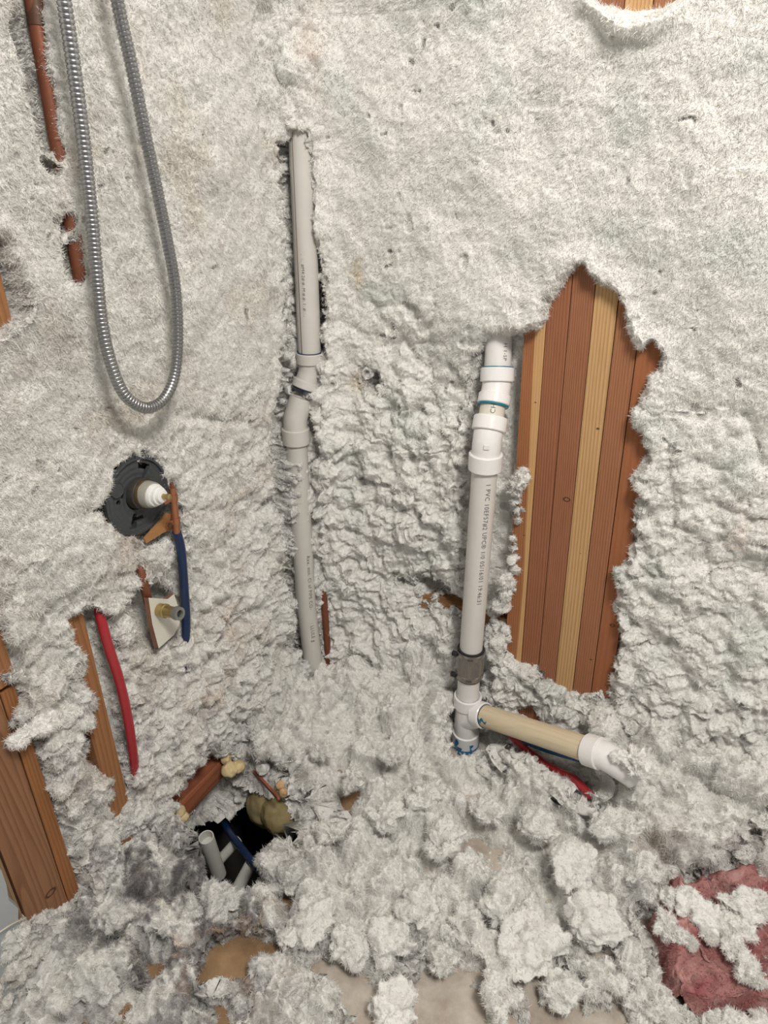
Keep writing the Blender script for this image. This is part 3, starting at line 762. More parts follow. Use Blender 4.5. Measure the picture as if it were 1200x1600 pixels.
stud_specs = [
    (-1, wood_mat('fir_sapwood_edge', (0.20, 0.075, 0.03), (0.36, 0.15, 0.065), 0.0045, 0.35, sap=(0.004, (0.58, 0.34, 0.15)), knots=((0.010, kz(0.90), 0.0022, 0), (0.006, kz(0.63), 0.002, 0), (0.003, kz(0.33), 0.003, 0))),
     'leftmost exposed wood stud, orange brown with a pale yellow streak, beside the white pipe'),
    (0, wood_mat('fir_red', (0.17, 0.058, 0.027), (0.315, 0.130, 0.066), 0.0050, 0.35),
     'plain reddish brown wood stud right of the streaked stud in the wall opening'),
    (1, wood_mat('fir_ringed', (0.17, 0.058, 0.027), (0.325, 0.140, 0.072), 0.0040, 0.5, knots=((0.006, kz(0.725), 0.0055, 1),)),
     'reddish brown wood stud with a dark ring knot left of the yellow stud'),
    (2, wood_mat('pine_yellow', YELD, YEL, 0.0058, 0.25, knots=((0.010, kz(0.87), 0.0032, 0), (0.004, kz(0.62), 0.0012, 0))),
     'pale yellow wood stud with bold grain in the middle of the wall opening'),
    (3, wood_mat('fir_orange', (0.20, 0.07, 0.03), (0.35, 0.155, 0.078), 0.0046, 0.3, knots=((0.010, kz(0.385), 0.0028, 0),)),
     'orange brown grained wood stud right of the yellow stud'),
    (4, wood_mat('fir_plain', (0.22, 0.075, 0.03), (0.33, 0.125, 0.055), 0.0110, 0.3, contrast=0.5, knots=((0.004, kz(0.48), 0.004, 1),)),
     'rightmost exposed wood stud, smooth orange brown, ragged wool along its right edge'),
]
for i, m, lab in stud_specs:
    c = [XA[k][0]+SP*(i+0.5) for k in (0, 1)]
    wdt = SP-0.0011 if i not in (3,) else SP-0.0018
    board('wall_stud', (c[0], 0.0, za), (c[1], 0.0, zb), wdt, 0.089, m, lab, 'wood studs stacked side by side in the back wall', z0=Z0, z1=2.4)

# wooden brace behind the pipe
pb0, pb1 = at(600, 918, 1, 0.02), at(802, 972, 1, 0.02)
d = (pb1-pb0).normalized(); ya = Vector((0, 1, 0)); za_ = d.cross(ya)*-1
BR = wood_mat('brace_wood', (0.13, 0.055, 0.025), (0.34, 0.18, 0.08), 0.006, 0.9)
o = from_bm('brace', box_bm((0.03, 0.05, (pb1-pb0).length+0.03), bevel=0.002), BR, smooth=False)
zx = d; xx = ya.cross(zx).normalized()
o.matrix_world = Matrix.Translation((pb0+pb1)/2+Vector((0, 0.02, -0.008)))@Matrix((xx, ya, zx)).transposed().to_4x4()
tag(o, 'rough brown wooden brace crossing behind the right white pipe', 'brace')

# ------------------------------------------------------------------ left wall timbers
LW = wood_mat('stud_brown', (0.14, 0.062, 0.03), (0.27, 0.135, 0.07), 0.008, 0.9, knots=((0.012, -0.75, 0.008, 1),))
LW2 = wood_mat('stud_orange', (0.17, 0.065, 0.022), (0.30, 0.13, 0.05), 0.0075, 0.5)
LW3 = wood_mat('stud_weathered', (0.15, 0.09, 0.05), (0.29, 0.19, 0.11), 0.006, 0.6)
LW4 = wood_mat('stud_warm', (0.19, 0.08, 0.03), (0.32, 0.15, 0.065), 0.008, 0.5)
def left_board(name, pxl, pxr, py, py_top, mat, label, z0, z1, gap=0.0008, **k):
    l = at(pxl, py, 0, 0.0); r = at(pxr, py, 0, 0.0)
    y = 0.5*(l.y+r.y); w = abs(r.y-l.y)-gap
    return board(name, (0, y, 0.2), (0, y+k.get('lean', 0), 1.2), w, k.get('depth', 0.089), mat, label, k.get('group'), z0=z0, z1=z1, face='x', back=k.get('back', 0.0))
left_board('wall_stud', 23, 101, 1390, 0, LW, 'wide brown wood board at the lower left with a small knot', Z0, 1.9, gap=0.0022)
left_board('wall_stud', 101, 125.5, 1390, 0, LW2, 'narrow orange brown stud right of the wide board at lower left', Z0, at(20, 1072, 0, 0).z, gap=0.0022, back=0.001)
left_board('wall_stud', 101, 127, 1390, 0, LW4, 'short stud piece above a dark joint at the left frame edge', at(20, 1062, 0, 0).z, 1.9, gap=0.001, back=-0.004)
left_board('wall_stud', 4, 22, 1390, 0, LW3, 'thin weathered wood strip between the wide board and grey drywall', Z0, 1.9, gap=0.001, back=0.003)
left_board('wall_stud', 171, 204, 1262, 0, LW4, 'single wood stud beside the red pipe, half buried in wool', Z0, 2.4)
# drywall sheet with torn edge
ydw = at(4, 1390, 0, 0).y
dw = bmesh.new(); N_ = 75; row = []
for i in range(N_+1):
    z = Z0+0.02+i*0.03
    row.append((ydw+0.006*math.sin(i*2.3)*random.random()+random.uniform(-0.004, 0.004), z))
vs_ = []
for (y, z) in row: vs_.append([dw.verts.new(p) for p in ((0.013, y, z), (0.001, y+0.004, z), (0.013, ydw-1.25, z), (0.001, ydw-1.25, z))])
for i in range(N_):
    a, b = vs_[i], vs_[i+1]
    dw.faces.new((a[0], b[0], b[2], a[2])); dw.faces.new((a[0], a[1], b[1], b[0])); dw.faces.new((a[1], a[3], b[3], b[1])); dw.faces.new((a[2], b[2], b[3], a[3]))
DRY = plain('drywall_grey', (0.36, 0.38, 0.39), 0.9, bump=0.2, var=0.08, scale=25)
tag(from_bm('drywall_sheet', dw, DRY, smooth=False), 'grey drywall sheet with torn paper edge at the lower left corner', 'drywall')
w0 = at(-30, 1478, 0, 0.02); w1 = at(12, 1448, 0, 0.025); w2 = at(40, 1434, 0, 0.012)
STRING = plain('white_string', (0.62, 0.58, 0.46), 0.7)
tag(from_bm('string', tube_bm(smooth_path([w0, w1, w2], 8), 0.0011, 8), STRING), 'thin pale string in front of the drywall at the lower left', 'string')
# bottom plate by the floor hole
PLATE = wood_mat('plate_wood', (0.15, 0.05, 0.025), (0.34, 0.12, 0.06), 0.012, 1.0)
o = from_bm('bottom_plate', box_bm((0.075, 0.038, 0.95), bevel=0.002), PLATE, smooth=False)
o.matrix_world = Matrix.Translation((-0.051, -0.45, Z0+0.019))@Matrix.Rotation(R(90), 4, 'X')
tag(o, 'reddish brown wall plate showing at the upper left rim of the floor hole', 'wood plate')

# ------------------------------------------------------------------ text on pipes
def pipe_text(name, body, a, d, rad, center, size, parent, mat=None, flip=False, label=None):
    """lettering that runs from a along unit d on a pipe of radius rad; centre line is the pipe's outward direction"""
    cu = bpy.data.curves.new('tmp_text', 'FONT'); cu.body = body; cu.size = size; cu.resolution_u = 2; cu.space_character = 1.12
    to = bpy.data.objects.new('tmp_text', cu); COL.objects.link(to)
    dg = bpy.context.evaluated_depsgraph_get(); me = bpy.data.meshes.new_from_object(to.evaluated_get(dg))
    bpy.data.objects.remove(to); bpy.data.curves.remove(cu)
    bm = bmesh.new(); bm.from_mesh(me); bpy.data.meshes.remove(me)
    bmesh.ops.subdivide_edges(bm, edges=[e for e in bm.edges if e.calc_length() > 0.004], cuts=1)
    a = Vector(a); d = Vector(d).normalized(); n = Vector(center); n = (n-d*n.dot(d)).normalized(); t = n.cross(d)
    if flip: pass
    for v in bm.verts:
        ang = (v.co.y-size*0.35)/rad
        v.co = a+d*v.co.x+(n*math.cos(ang)+t*math.sin(ang))*(rad+0.0004)
    o = from_bm(name, bm, mat or INK, parent, smooth=False)
    return o
def face_dir(p, turn=0.0):
    v = Vector(CAM)-Vector(p); v.z = 0; v.normalize()
    return Matrix.Rotation(R(turn), 3, 'Z')@v

# ------------------------------------------------------------------ right hand drain stack
RP = 0.0239
c0 = at(783, 440, 1, 0.042); c1 = at(776.5, 600, 1, -0.010); c2 = at(761, 688, 1, -0.060); c3 = at(734, 1040, 1, -0.060); c4 = at(724, 1215, 1, -0.060)
stack = empty('drain_stack', (c4.x, c4.y, Z0), 'white plastic drain stack with offset elbows, clamp coupling and tee beside the stud opening', 'drain pipe')
full = bend_path([c0, c1, c2, c3, c4], 0.03, 6)
def part_tube(name, path, rad, mat, parent, label=None, seg=36):
    o = from_bm(name, tube_bm(path, rad, seg), mat, parent)
    if label: o['label'] = label
    return o
def hub(name, a, b, r, mat, parent, lip=0.0022):
    L_ = (Vector(b)-Vector(a)).length
    return from_bm(name, lathe(a, b, [(0, r-lip), (0, r), (0.0015, r+lip*0.6), (L_*0.5, r+lip*0.6), (L_-0.0015, r+lip*0.6), (L_, r), (L_, r-lip*2)], 40), mat, parent)
def on(a, b, py):
    """point of the segment a-b seen at the image row py"""
    best = None
    for k in range(401):
        p = a.lerp(b, k/400*1.3-0.15); q = np.array(p)-CAM; y = 800-F*(q@UP)/(q@FW)
        if best is None or abs(y-py) < best[0]: best = (abs(y-py), p)
    return best[1]
# upper pipe
u1 = on(c0, c1, 578)
up_pipe = part_tube('pipe', [c0, on(c0, c1, 585)], RP, PVC, stack)
# upper elbow
e_a = on(c0, c1, 575); e_b = on(c0, c1, 597); e_c = on(c1, c2, 616); e_d = on(c1, c2, 632)
elb = part_tube('elbow', bend_path([e_a.lerp(e_b, 0.3), c1, e_c.lerp(e_d, 0.9)], 0.03, 8), RP+0.0022, PVC_FIT, stack)
hub('collar', e_a, e_b, RP+0.0052, PVC_FIT, elb); hub('collar', e_c, e_d, RP+0.0040, PVC_FIT, elb)
from_bm('cement_ring', lathe(e_a+(e_a-e_b).normalized()*0.002, e_b, [(0, RP), (0, RP+0.0042), (0.0024, RP+0.0044), (0.0024, RP)], 40), TEAL, elb)
from_bm('cement_ring', lathe(e_d, e_d+(e_d-e_c), [(0, RP), (0, RP+0.0040), (0.0034, RP+0.0036), (0.0034, RP)], 40), TEAL, elb)
# nipple between the elbows
part_tube('pipe', [e_c, on(c1, c2, 668)], RP-0.001, plain('pvc_cream', (0.66, 0.62, 0.54), 0.4, var=0.06), stack)
# lower elbow
f_a = on(c1, c2, 652); f_b = on(c1, c2, 674); f_c = on(c2, c3, 708); f_d = on(c2, c3, 733)
elb2 = part_tube('elbow', bend_path([f_a.lerp(f_b, 0.2), c2, f_d.lerp(f_c, 0.2)], 0.035, 8), RP+0.0026, PVC_FIT, stack)
hub('collar', f_a, f_b, RP+0.0058, PVC_FIT, elb2); hub('collar', f_c, f_d, RP+0.0058, PVC_FIT, elb2)
sp_ = bmesh.new(); nd = face_dir(c2); sdir = (c3-c2).normalized()
pc = on(c2, c3, 690)+nd*(RP+0.0030)
box_bm((0.010, 0.0022, 0.009), 0.0008, Matrix.Translation(pc)@face_dir(c2).to_track_quat('Y', 'Z').to_matrix().to_4x4(), sp_)
from_bm('moulded_mark', sp_, PVC_FIT, elb2, smooth=False)
# long lower pipe
g_a = on(c2, c3, 725); g_b = on(c2, c3, 1030)
PVC_L = plain('pvc_aged', (0.66, 0.635, 0.60), 0.42, bump=0.06, scale=18, var=0.07)
lp = part_tube('pipe', [g_a, g_b], RP, PVC_L, stack)
t0 = on(c2, c3, 748); dn = (c3-c2).normalized()
pipe_text('print', '1 PVC 10EF57#2 UPC\u00ae 1/0 05/16/01 19:46:31', t0, dn, RP, face_dir(t0, 22), 0.0125, lp)
pipe_text('print', 'H 1-SP', on(c0, c1, 538), (c1-c0), RP, face_dir(c1, 30), 0.0098, up_pipe)
pipe_text('print', 'SCH', on(c1, c2, 655), (c1-c2), RP-0.0008, face_dir(c1, 0), 0.0125, stack)
# clamp coupling
k_a = on(c2, c3, 1012); k_b = on(c2, c3, 1056); kd = (k_b-k_a).normalized(); KL = (k_b-k_a).length
prof = [(0, RP), (0, RP+0.004), (KL, RP+0.004), (KL, RP)]
cp = from_bm('clamp_coupling', lathe(k_a, k_b, prof, 48), BLACK, stack); cp['label'] = 'black rubber sleeve with ribbed steel shield'
bm = bmesh.new(); npf = []
nr = 22
for i in range(nr*2+1):
    t = 0.003+(KL-0.006)*i/(nr*2); npf.append((t, RP+0.0052+(0.0005 if i % 2 else 0)))
npf = [(0.003, RP+0.004)]+npf+[(KL-0.003, RP+0.004)]
# ribs stand upright on the shield
P0 = Vector(k_a); seg = 120; ring = []
for t in (0.003, KL-0.003):
    n0 = Vector((0, -1, 0)); n0 = (n0-kd*n0.dot(kd)).normalized(); b0 = kd.cross(n0)
    ring.append([bm.verts.new(P0+kd*t+(n0*math.cos(2*math.pi*q/seg)+b0*math.sin(2*math.pi*q/seg))*(RP+0.0048+(0.0008 if q % 2 else 0))) for q in range(seg)])
for q in range(seg): bm.faces.new((ring[0][q], ring[0][(q+1) % seg], ring[1][(q+1) % seg], ring[1][q]))
from_bm('shield', bm, STEEL, cp, smooth=False)
for t in (0.006, KL-0.015):
    bd = from_bm('clamp_band', lathe(k_a+kd*t, k_b, [(0, RP+0.004), (0, RP+0.0068), (0.009, RP+0.0068), (0.009, RP+0.004)], 48), STEEL, cp)
    q = P0+kd*(t+0.0045)+face_dir(P0, -70)*(RP+0.011)
    sb = box_bm((0.012, 0.009, 0.009), 0.0015, Matrix.Translation(q)); from_bm('screw_housing', sb, BLACK, bd, smooth=False)
    for j in range(9):
        an = -18+j*2.6
        nn = face_dir(P0, an+8)
        sl_ = box_bm((0.0006, 0.0006, 0.005), 0, Matrix.Translation(P0+kd*(t+0.0045)+nn*(RP+0.0069)))
        if j == 0: slot = sl_
        else:
            me_ = bpy.data.meshes.new('t'); sl_.to_mesh(me_); sl_.free(); slot.from_mesh(me_); bpy.data.meshes.remove(me_)
    from_bm('band_slots', slot, BLACK, bd, smooth=False)
# short pipe and tee
c3b = c3; c5 = c4
h_a = on(c3, c4, 1086); h_b = on(c3, c4, 1102); h_c = on(c3, c4, 1142); h_d = on(c3, c4, 1182)
part_tube('pipe', [k_b-kd*0.004, h_b], RP, PVC, stack)
tee = part_tube('tee', [h_a, h_d], RP+0.003, PVC_FIT, stack)
hub('collar', h_a, h_b, RP+0.0055, PVC_FIT, tee)
ar_a = on(c3, c4, 1122)
am0 = at(738, 1112, 1, ar_a.y-0.005); am1 = at(921, 1172, 1, -0.150)
ad = (am1-am0).normalized()
br = part_tube('branch', [ar_a, am0+ad*0.030], [RP+0.003, RP+0.001], PVC_FIT, tee)
hub('collar', am0+ad*0.012, am0+ad*0.036, RP+0.0035, PVC_FIT, tee)
low = from_bm('collar', lathe(h_c, h_d, [(0, RP+0.002), (0.002, RP+0.0062), ((h_d-h_c).length, RP+0.0062), ((h_d-h_c).length, RP)], 40), PVC_FIT, tee)
lq = (h_d-h_c).normalized(); LH = (h_d-h_c).length
# blue cement: ring and drips on the lower collar
from_bm('cement_ring', lathe(h_c+lq*LH*0.42, h_d, [(0, RP+0.005), (0, RP+0.0075), (0.0035, RP+0.0075), (0.0035, RP+0.005)], 40), PRIMER, tee)
def drip(ang, z0_, z1_, w, mat):
    bm = bmesh.new(); cols = []
    n = 14
    for i in range(n+1):
        t = i/n; z = z0_+(z1_-z0_)*t; ww = w*(0.7+0.45*math.sin(t*7+ang))*(1-max(0, t-0.8)*4)
        rw = []
        for k in range(-3, 4):
            nn = face_dir(h_c, ang+math.degrees(ww*k/3/RP)+2*math.sin(t*9)); rw.append(bm.verts.new(h_c+lq*z+nn*(RP+0.0080)))
        cols.append(rw)
    for i in range(n):
        for k in range(6): bm.faces.new((cols[i][k], cols[i][k+1], cols[i+1][k+1], cols[i+1][k]))
    return from_bm('cement_drip', bm, mat, tee)
drip(-38, LH*0.05, LH*0.50, 0.0035, PRIMER2); drip(-10, LH*0.42, LH*0.95, 0.003, PRIMER2); drip(18, LH*0.40, LH*0.80, 0.0065, PRIMER2); drip(26, LH*0.18, LH*0.44, 0.003, PRIMER2)
drip(-24, LH*0.3, LH*0.62, 0.004, PRIMER)
part_tube('pipe', [h_d-lq*0.01, h_d+lq*0.12], RP-0.0005, plain('pvc_stub', (0.50, 0.50, 0.46), 0.5, var=0.1), stack)
# branch arm: yellowed pipe
ARMW = wood_mat('pvc_yellowed', (0.46, 0.34, 0.19), (0.66, 0.56, 0.40), 0.05, 1.0, contrast=0.4, rough=0.4)
an0 = am0+ad*0.030
arm = empty('branch_arm', an0, None, None); del arm
armp = from_bm('branch_pipe', tube_bm([Vector((0, 0, 0)), Vector((0, 0, (am1-an0).length))], RP, 40), ARMW, stack)
armp.matrix_world = Matrix.Translation(an0)@ad.to_track_quat('Z', 'Y').to_matrix().to_4x4()
armp['label'] = 'yellowed sloping branch pipe'
from_bm('cement_ring', lathe(an0+ad*0.0055, am1, [(0, RP-0.001), (0, RP+0.0012), (0.0018, RP+0.0012), (0.0018, RP-0.001)], 40), NAVY, stack)
bm = bmesh.new(); rows = []
for i in range(11):
    t = i/10; rw = []
    for k in range(-2, 3):
        n_ = Vector((0.15, -0.8, 0.25)); n_ = (n_-ad*n_.dot(ad)).normalized(); q_ = Matrix.Rotation(R(k*7*(1-t*0.6)*(0.6+0.6*math.sin(i*1.7)**2)+8*math.sin(i)), 3, ad)@n_
        rw.append(bm.verts.new(an0+ad*(0.006+0.024*t)+q_*(RP+0.0005)))
    rows.append(rw)
for i in range(10):
    for k in range(4): bm.faces.new((rows[i][k], rows[i][k+1], rows[i+1][k+1], rows[i+1][k]))
from_bm('cement_drip', bm, TEAL, stack)
ee = part_tube('elbow', bend_path([am1-ad*0.004, am1+ad*0.034, am1+ad*0.040+Vector((0.05, 0.01, -0.03))], 0.03, 6), RP+0.003, PVC_FIT, stack)
hub('collar', am1-ad*0.006, am1+ad*0.024, RP+0.0052, PVC_FIT, ee)

# pipes under the branch arm
def hose_obj(name, pts, r, mat, label, cat, n=8, seg=18):
    return tag(from_bm(name, tube_bm(smooth_path(pts, n), r, seg), mat), label, cat)
hose_obj('water_pipe', [at(770, 1120, 1, 0.06), at(800, 1146, 1, -0.06), at(850, 1168, 1, -0.09), at(915, 1187, 1, -0.12), at(940, 1196, 1, -0.13)], 0.0085, PEX_BLUE2,
         'blue flexible water pipe running just under the yellowed branch pipe', 'water pipe')
rb = [at(760, 1110, 1, 0.06), at(798, 1148, 1, -0.07), at(830, 1178, 1, -0.09), at(865, 1202, 1, -0.11), at(893, 1215, 1, -0.125), at(908, 1228, 1, -0.135), at(925, 1245, 1, -0.15)]
hose_obj('water_pipe', rb, 0.0085, PEX_RED, 'red flexible water pipe diving into the loose wool below the branch pipe', 'water pipe')
hose_obj('water_pipe', [Vector((at(752, 575, 1, 0.06).x, 0.06, z)) for z in (0.75, 0.95, 1.15)], 0.0105, PEX_RED,
         'dark red water pipe peeking out left of the upper right drain pipe', 'water pipe')

# ------------------------------------------------------------------ corner vent pipe
RC = 0.0228
q0 = at(468, 150, 1, -0.028); q1 = at(485, 580, 1, -0.028); q2 = at(461, 655, 1, -0.062); q3 = at(478, 940, 1, -0.066); q4 = at(492, 1060, 1, -0.066)
vent = empty('vent_pipe', (q4.x, q4.y, Z0), 'dull white plastic vent pipe with offset elbows standing in the wall corner', 'vent pipe')
vp = part_tube('pipe', [q0+(q0-q1)*0.4, q1], RC, PVC_DULL, vent)
# a moulded ridge line along the pipe edge
rd = [q0.lerp(q1, 0.10)+face_dir(q0, -42)*(RC+0.0002), q0.lerp(q1, 0.92)+face_dir(q0, -42)*(RC+0.0002)]
from_bm('scratch_line', tube_bm(rd, 0.0007, 6), plain('scratch_brown', (0.22, 0.15, 0.12), 0.8), vp)
pipe_text('print', '.  :.. #M4:2#:#.:M:#.#:.1:.#:.:.:', on(q0, q1, 395), (q1-q0), RC, face_dir(q0, -16), 0.0085, vp, plain('faint_ink', (0.16, 0.12, 0.10), 0.8))
j_a = on(q0, q1, 551); j_b = on(q0, q1, 567); j_c = on(q1, q2, 595); j_d = on(q1, q2, 607)
el = part_tube('elbow', bend_path([j_b, q1, j_d], 0.02, 6), RC+0.001, PVC_DULL, vent)
hub('collar', j_a, j_b, RC+0.0035, PVC_DULL, el); hub('collar', j_c, j_d, RC+0.0045, PVC_DULL, el)
from_bm('cement_ring', lathe(j_a+(j_a-j_b).normalized()*0.0015, j_b, [(0, RC), (0, RC+0.003), (0.002, RC+0.003), (0.002, RC)], 36), NAVY, el)
from_bm('cement_ring', lathe(j_d, j_d+(j_d-j_c), [(0, RC), (0, RC+0.0035), (0.0028, RC+0.003), (0.0028, RC)], 36), NAVY, el)
m_c = on(q2, q3, 668); m_d = on(q2, q3, 692)
el2 = part_tube('elbow', bend_path([j_d+(j_d-j_c)*1.2, q2, m_c], 0.03, 6), RC+0.0022, PVC_DULL, vent)
hub('collar', m_c, m_d, RC+0.0050, PVC_DULL, el2)
lpv = part_tube('pipe', [m_c, q3, q4], RC, PVC_DULL, vent)
pipe_text('print', 'Axx. min. Cl of PIPE CO-', on(q2, q3, 862), (q3-q2), RC, face_dir(q2, 30), 0.0125, lpv)
pipe_text('print', ': LLULE g', on(q3, q4, 966), (q4-q3), RC, face_dir(q2, 22), 0.0125, lpv)
hose_obj('copper_pipe', [Vector((q3.x+0.032, -0.030, Z0)), Vector((q3.x+0.030, -0.030, 0.25)), Vector((q3.x+0.026, -0.030, 0.39))], 0.008, COPPER_OLD,
         'thin reddish copper pipe right behind the lower corner vent pipe', 'copper pipe')
hose_obj('copper_pipe', [Vector((at(574, 600, 1, 0.03).x, 0.03, z)) for z in (0.85, 0.93, 1.02)], 0.008, COPPER_OLD,
         'speck of copper pipe showing through wool left of the right drain stack', 'copper pipe')

# ------------------------------------------------------------------ shower hose
hp = [(100, 0), (106, 40), (116, 110), (128, 200), (138, 290), (146, 370), (152, 440), (160, 510), (174, 570), (195, 617), (226, 637), (254, 626), (272, 590), (278, 530), (274, 450), (262, 380), (246, 300), (228, 215), (207, 110), (190, 35), (183, 0)]
XH = 0.075
pts = [at(x, y, 0, XH-0.012*math.sin(i/20*math.pi)) for i, (x, y) in enumerate(hp)]
d0 = (pts[0]-pts[1]).normalized(); d1 = (pts[-1]-pts[-2]).normalized()
pts = [pts[0]+d0*t for t in (0.40, 0.20, 0.10, 0.05)]+pts+[pts[-1]+d1*t for t in (0.05, 0.10, 0.20, 0.40)]
sp = smooth_path(pts, 40)
# even steps
acc = [0.0]
for i in range(1, len(sp)): acc.append(acc[-1]+(sp[i]-sp[i-1]).length)
PITCH = 0.0052; RH = 0.0082; prof = ((0.0, 0.0), (0.10, 0.0), (0.18, 0.0010), (0.5, 0.0013), (0.88, 0.0010), (0.94, 0.0))
path = []; rad = []; j = 0; tot = acc[-1]; k = 0
for i in range(int(tot/PITCH)):
    for (f_, dr) in prof:
        s_ = (i+f_)*PITCH
        while acc[j+1] < s_: j += 1
        path.append(sp[j].lerp(sp[j+1], (s_-acc[j])/(acc[j+1]-acc[j]))); rad.append(RH-0.0014+dr)
tag(from_bm('shower_hose', tube_bm(path, rad, 24), CHROME, sharp=60), 'ribbed chrome shower hose hanging in a long loop before the left wall', 'shower hose')

# ------------------------------------------------------------------ copper riser upper left
r0 = at(56, 20, 0, 0.0); r1 = at(126, 430, 0, 0.0)
ris = empty('copper_riser', r1, 'copper riser pipe with dark tarnished top in the upper left wool slit', 'copper pipe')
part_tube('pipe', [r0+(r0-r1)*0.05, r1+(r1-r0)*0.25], 0.0105, COPPER_OLD, ris)
part_tube('coupling', [at(50, -40, 0, 0.0), at(61, 42, 0, 0.0)], 0.0122, COPPER_DARK, ris)
part_tube('coupling', [at(61, 44, 0, 0.0), at(66, 74, 0, 0.0)], 0.0104, plain('solder_brown', (0.16, 0.08, 0.035), 0.5, var=0.4), ris)

# ------------------------------------------------------------------ shower valve
vx = 0.012
vc = at(214, 775, 0, vx)
valve = empty('shower_valve', vc, 'round black shower valve guard with white cartridge cap set in the left wall', 'shower valve')
RG = 0.0615
def polar_cut(v):    # slots of the guard
    y, z = v
    r = math.hypot(y, z); a = math.degrees(math.atan2(z, y)) % 360
    d = lambda c: (a-c+180) % 360-180
    return (0.028 < r < 0.052 and (abs(d(52)) < 5.5 or abs(d(250)) < 7)) or (0.034 < r < 0.042 and abs(d(262)) < 16) or (0.044 < r < 0.053 and abs(d(62)) < 13) \
        or (0.026 < r < 0.031 and (abs(d(150)) < 14 or abs(d(330)) < 12)) or math.hypot(y-0.030, z+0.030) < 0.004 or math.hypot(y+0.036, z-0.004) < 0.0045
bm = bmesh.new(); NR, NA = 26, 144; g = []
for i in range(NR+1):
    r = 0.022+(RG-0.022)*i/NR
    g.append([bm.verts.new((0.004*(1 if r > RG-0.004 else 0)+0.0003*math.sin(r*700), r*math.cos(2*math.pi*k/NA), r*math.sin(2*math.pi*k/NA))) for k in range(NA)])
for i in range(NR):
    for k in range(NA):
        r = 0.022+(RG-0.022)*(i+0.5)/NR; a = 2*math.pi*(k+0.5)/NA
        if polar_cut((r*math.cos(a), r*math.sin(a))): continue
        bm.faces.new((g[i][k], g[i][(k+1) % NA], g[i+1][(k+1) % NA], g[i+1][k]))
bmesh.ops.delete(bm, geom=[v for v in bm.verts if not v.link_faces], context='VERTS')
r_ = bmesh.ops.extrude_face_region(bm, geom=bm.faces[:])
bmesh.ops.translate(bm, vec=(-0.006, 0, 0), verts=[v for v in r_['geom'] if isinstance(v, bmesh.types.BMVert)])
bmesh.ops.translate(bm, vec=vc, verts=bm.verts)
gd = from_bm('guard', bm, GUARD, valve)
# round boss on the guard, dark body behind
bs = vc+Vector((0.0005, -0.036, 0.026)); from_bm('boss', lathe(bs, bs+Vector((1, 0, 0)), [(0, 0.0125), (0.0035, 0.0125), (0.0035, 0.011), (0.0022, 0.0105), (0.0022, 0.0001)], 28), GUARD, gd)
vb = bmesh.new(); box_bm((0.012, 0.10, 0.10), 0.01, Matrix.Translation(vc+Vector((-0.020, 0, 0))), vb)
from_bm('body', vb, DARKBODY, valve)
ax = Vector((1, 0.03, 0.10)).normalized()
a0 = vc+Vector((-0.004, 0.004, 0.003))
from_bm('sleeve', lathe(a0, a0+ax, [(0, 0.0255), (0.016, 0.0250), (0.018, 0.0235), (0.018, 0.01)], 40), plain('dark_sleeve', (0.05, 0.045, 0.04), 0.4, metal=0.3, var=0.3), valve)
from_bm('brass_collar', lathe(a0+ax*0.014, a0+ax, [(0, 0.0215), (0.009, 0.0215), (0.011, 0.0200), (0.011, 0.005)], 40), plain('aged_brass', (0.20, 0.14, 0.08), 0.45, metal=0.6, var=0.4, scale=90), valve)
from_bm('clear_ring', lathe(a0+ax*0.024, a0+ax, [(0, 0.0185), (0, 0.0212), (0.008, 0.0205), (0.012, 0.0195), (0.012, 0.005)], 40), CLEARPL, valve)
cap = from_bm('cap', lathe(a0+ax*0.034, a0+ax, [(0, 0.0175), (0.006, 0.0175), (0.008, 0.0165), (0.008, 0.0145), (0.014, 0.0138), (0.015, 0.0110), (0.020, 0.0100), (0.021, 0.0075), (0.021, 0.001)], 40), WHITEPL, valve)
from_bm('stem', lathe(a0+ax*0.054, a0+ax, [(0, 0.0042), (0.009, 0.0038), (0.009, 0.0050), (0.014, 0.0044), (0.015, 0.0022), (0.015, 0.0001)], 20), BRASS, valve)
# bracket and copper stub with clips, then blue pipe
cs0 = at(269, 762, 0, 0.030); cs1 = at(277, 836, 0, 0.030)
stub = empty('copper_stub', cs1, 'bright copper stub with two crimped clips right of the shower valve', 'copper pipe')
part_tube('pipe', [cs0, cs1], 0.0060, COPPER, stub); part_tube('tip', [cs0+(cs0-cs1)*0.10, cs0], 0.0030, COPPER_OLD, stub)
for t_ in (0.14, 0.62):
    p = cs0.lerp(cs1, t_); cl = part_tube('clip', [p, cs0.lerp(cs1, t_+0.13)], 0.0074, COPPER, stub)
    bx = box_bm((0.003, 0.018, 0.008), 0.001, Matrix.Translation(cs0.lerp(cs1, t_+0.065)+Vector((0, -0.012, 0)))); from_bm('clip_tab', bx, COPPER, cl, smooth=False)
hd = cs0.lerp(cs1, 0.69)+Vector((0.002, -0.016, 0)); from_bm('screw', lathe(hd, hd+Vector((1, 0, 0)), [(0, 0.0045), (0.0015, 0.0045), (0.0015, 0.0001)], 16), COPPER_DARK, stub)
s0 = at(226, 842, 0, 0.022); s1 = at(262, 802, 0, 0.022); s2 = at(279, 806, 0, 0.022); s3 = at(276, 826, 0, 0.022); s4 = at(256, 832, 0, 0.022); s5 = at(229, 849, 0, 0.022)
bm = bmesh.new(); v_ = [bm.verts.new(p) for p in (s0, s1, s2, s3, s4, s5)]; f_ = bm.faces.new(v_)
r_ = bmesh.ops.extrude_face_region(bm, geom=[f_]); bmesh.ops.translate(bm, vec=(-0.004, 0, 0), verts=[v for v in r_['geom'] if isinstance(v, bmesh.types.BMVert)])
tag(from_bm('mounting_bracket', bm, plain('bracket_tan', (0.40, 0.20, 0.075), 0.5, metal=0.2, var=0.15), smooth=False), 'tan mounting bracket strap slanting below the shower valve', 'bracket')
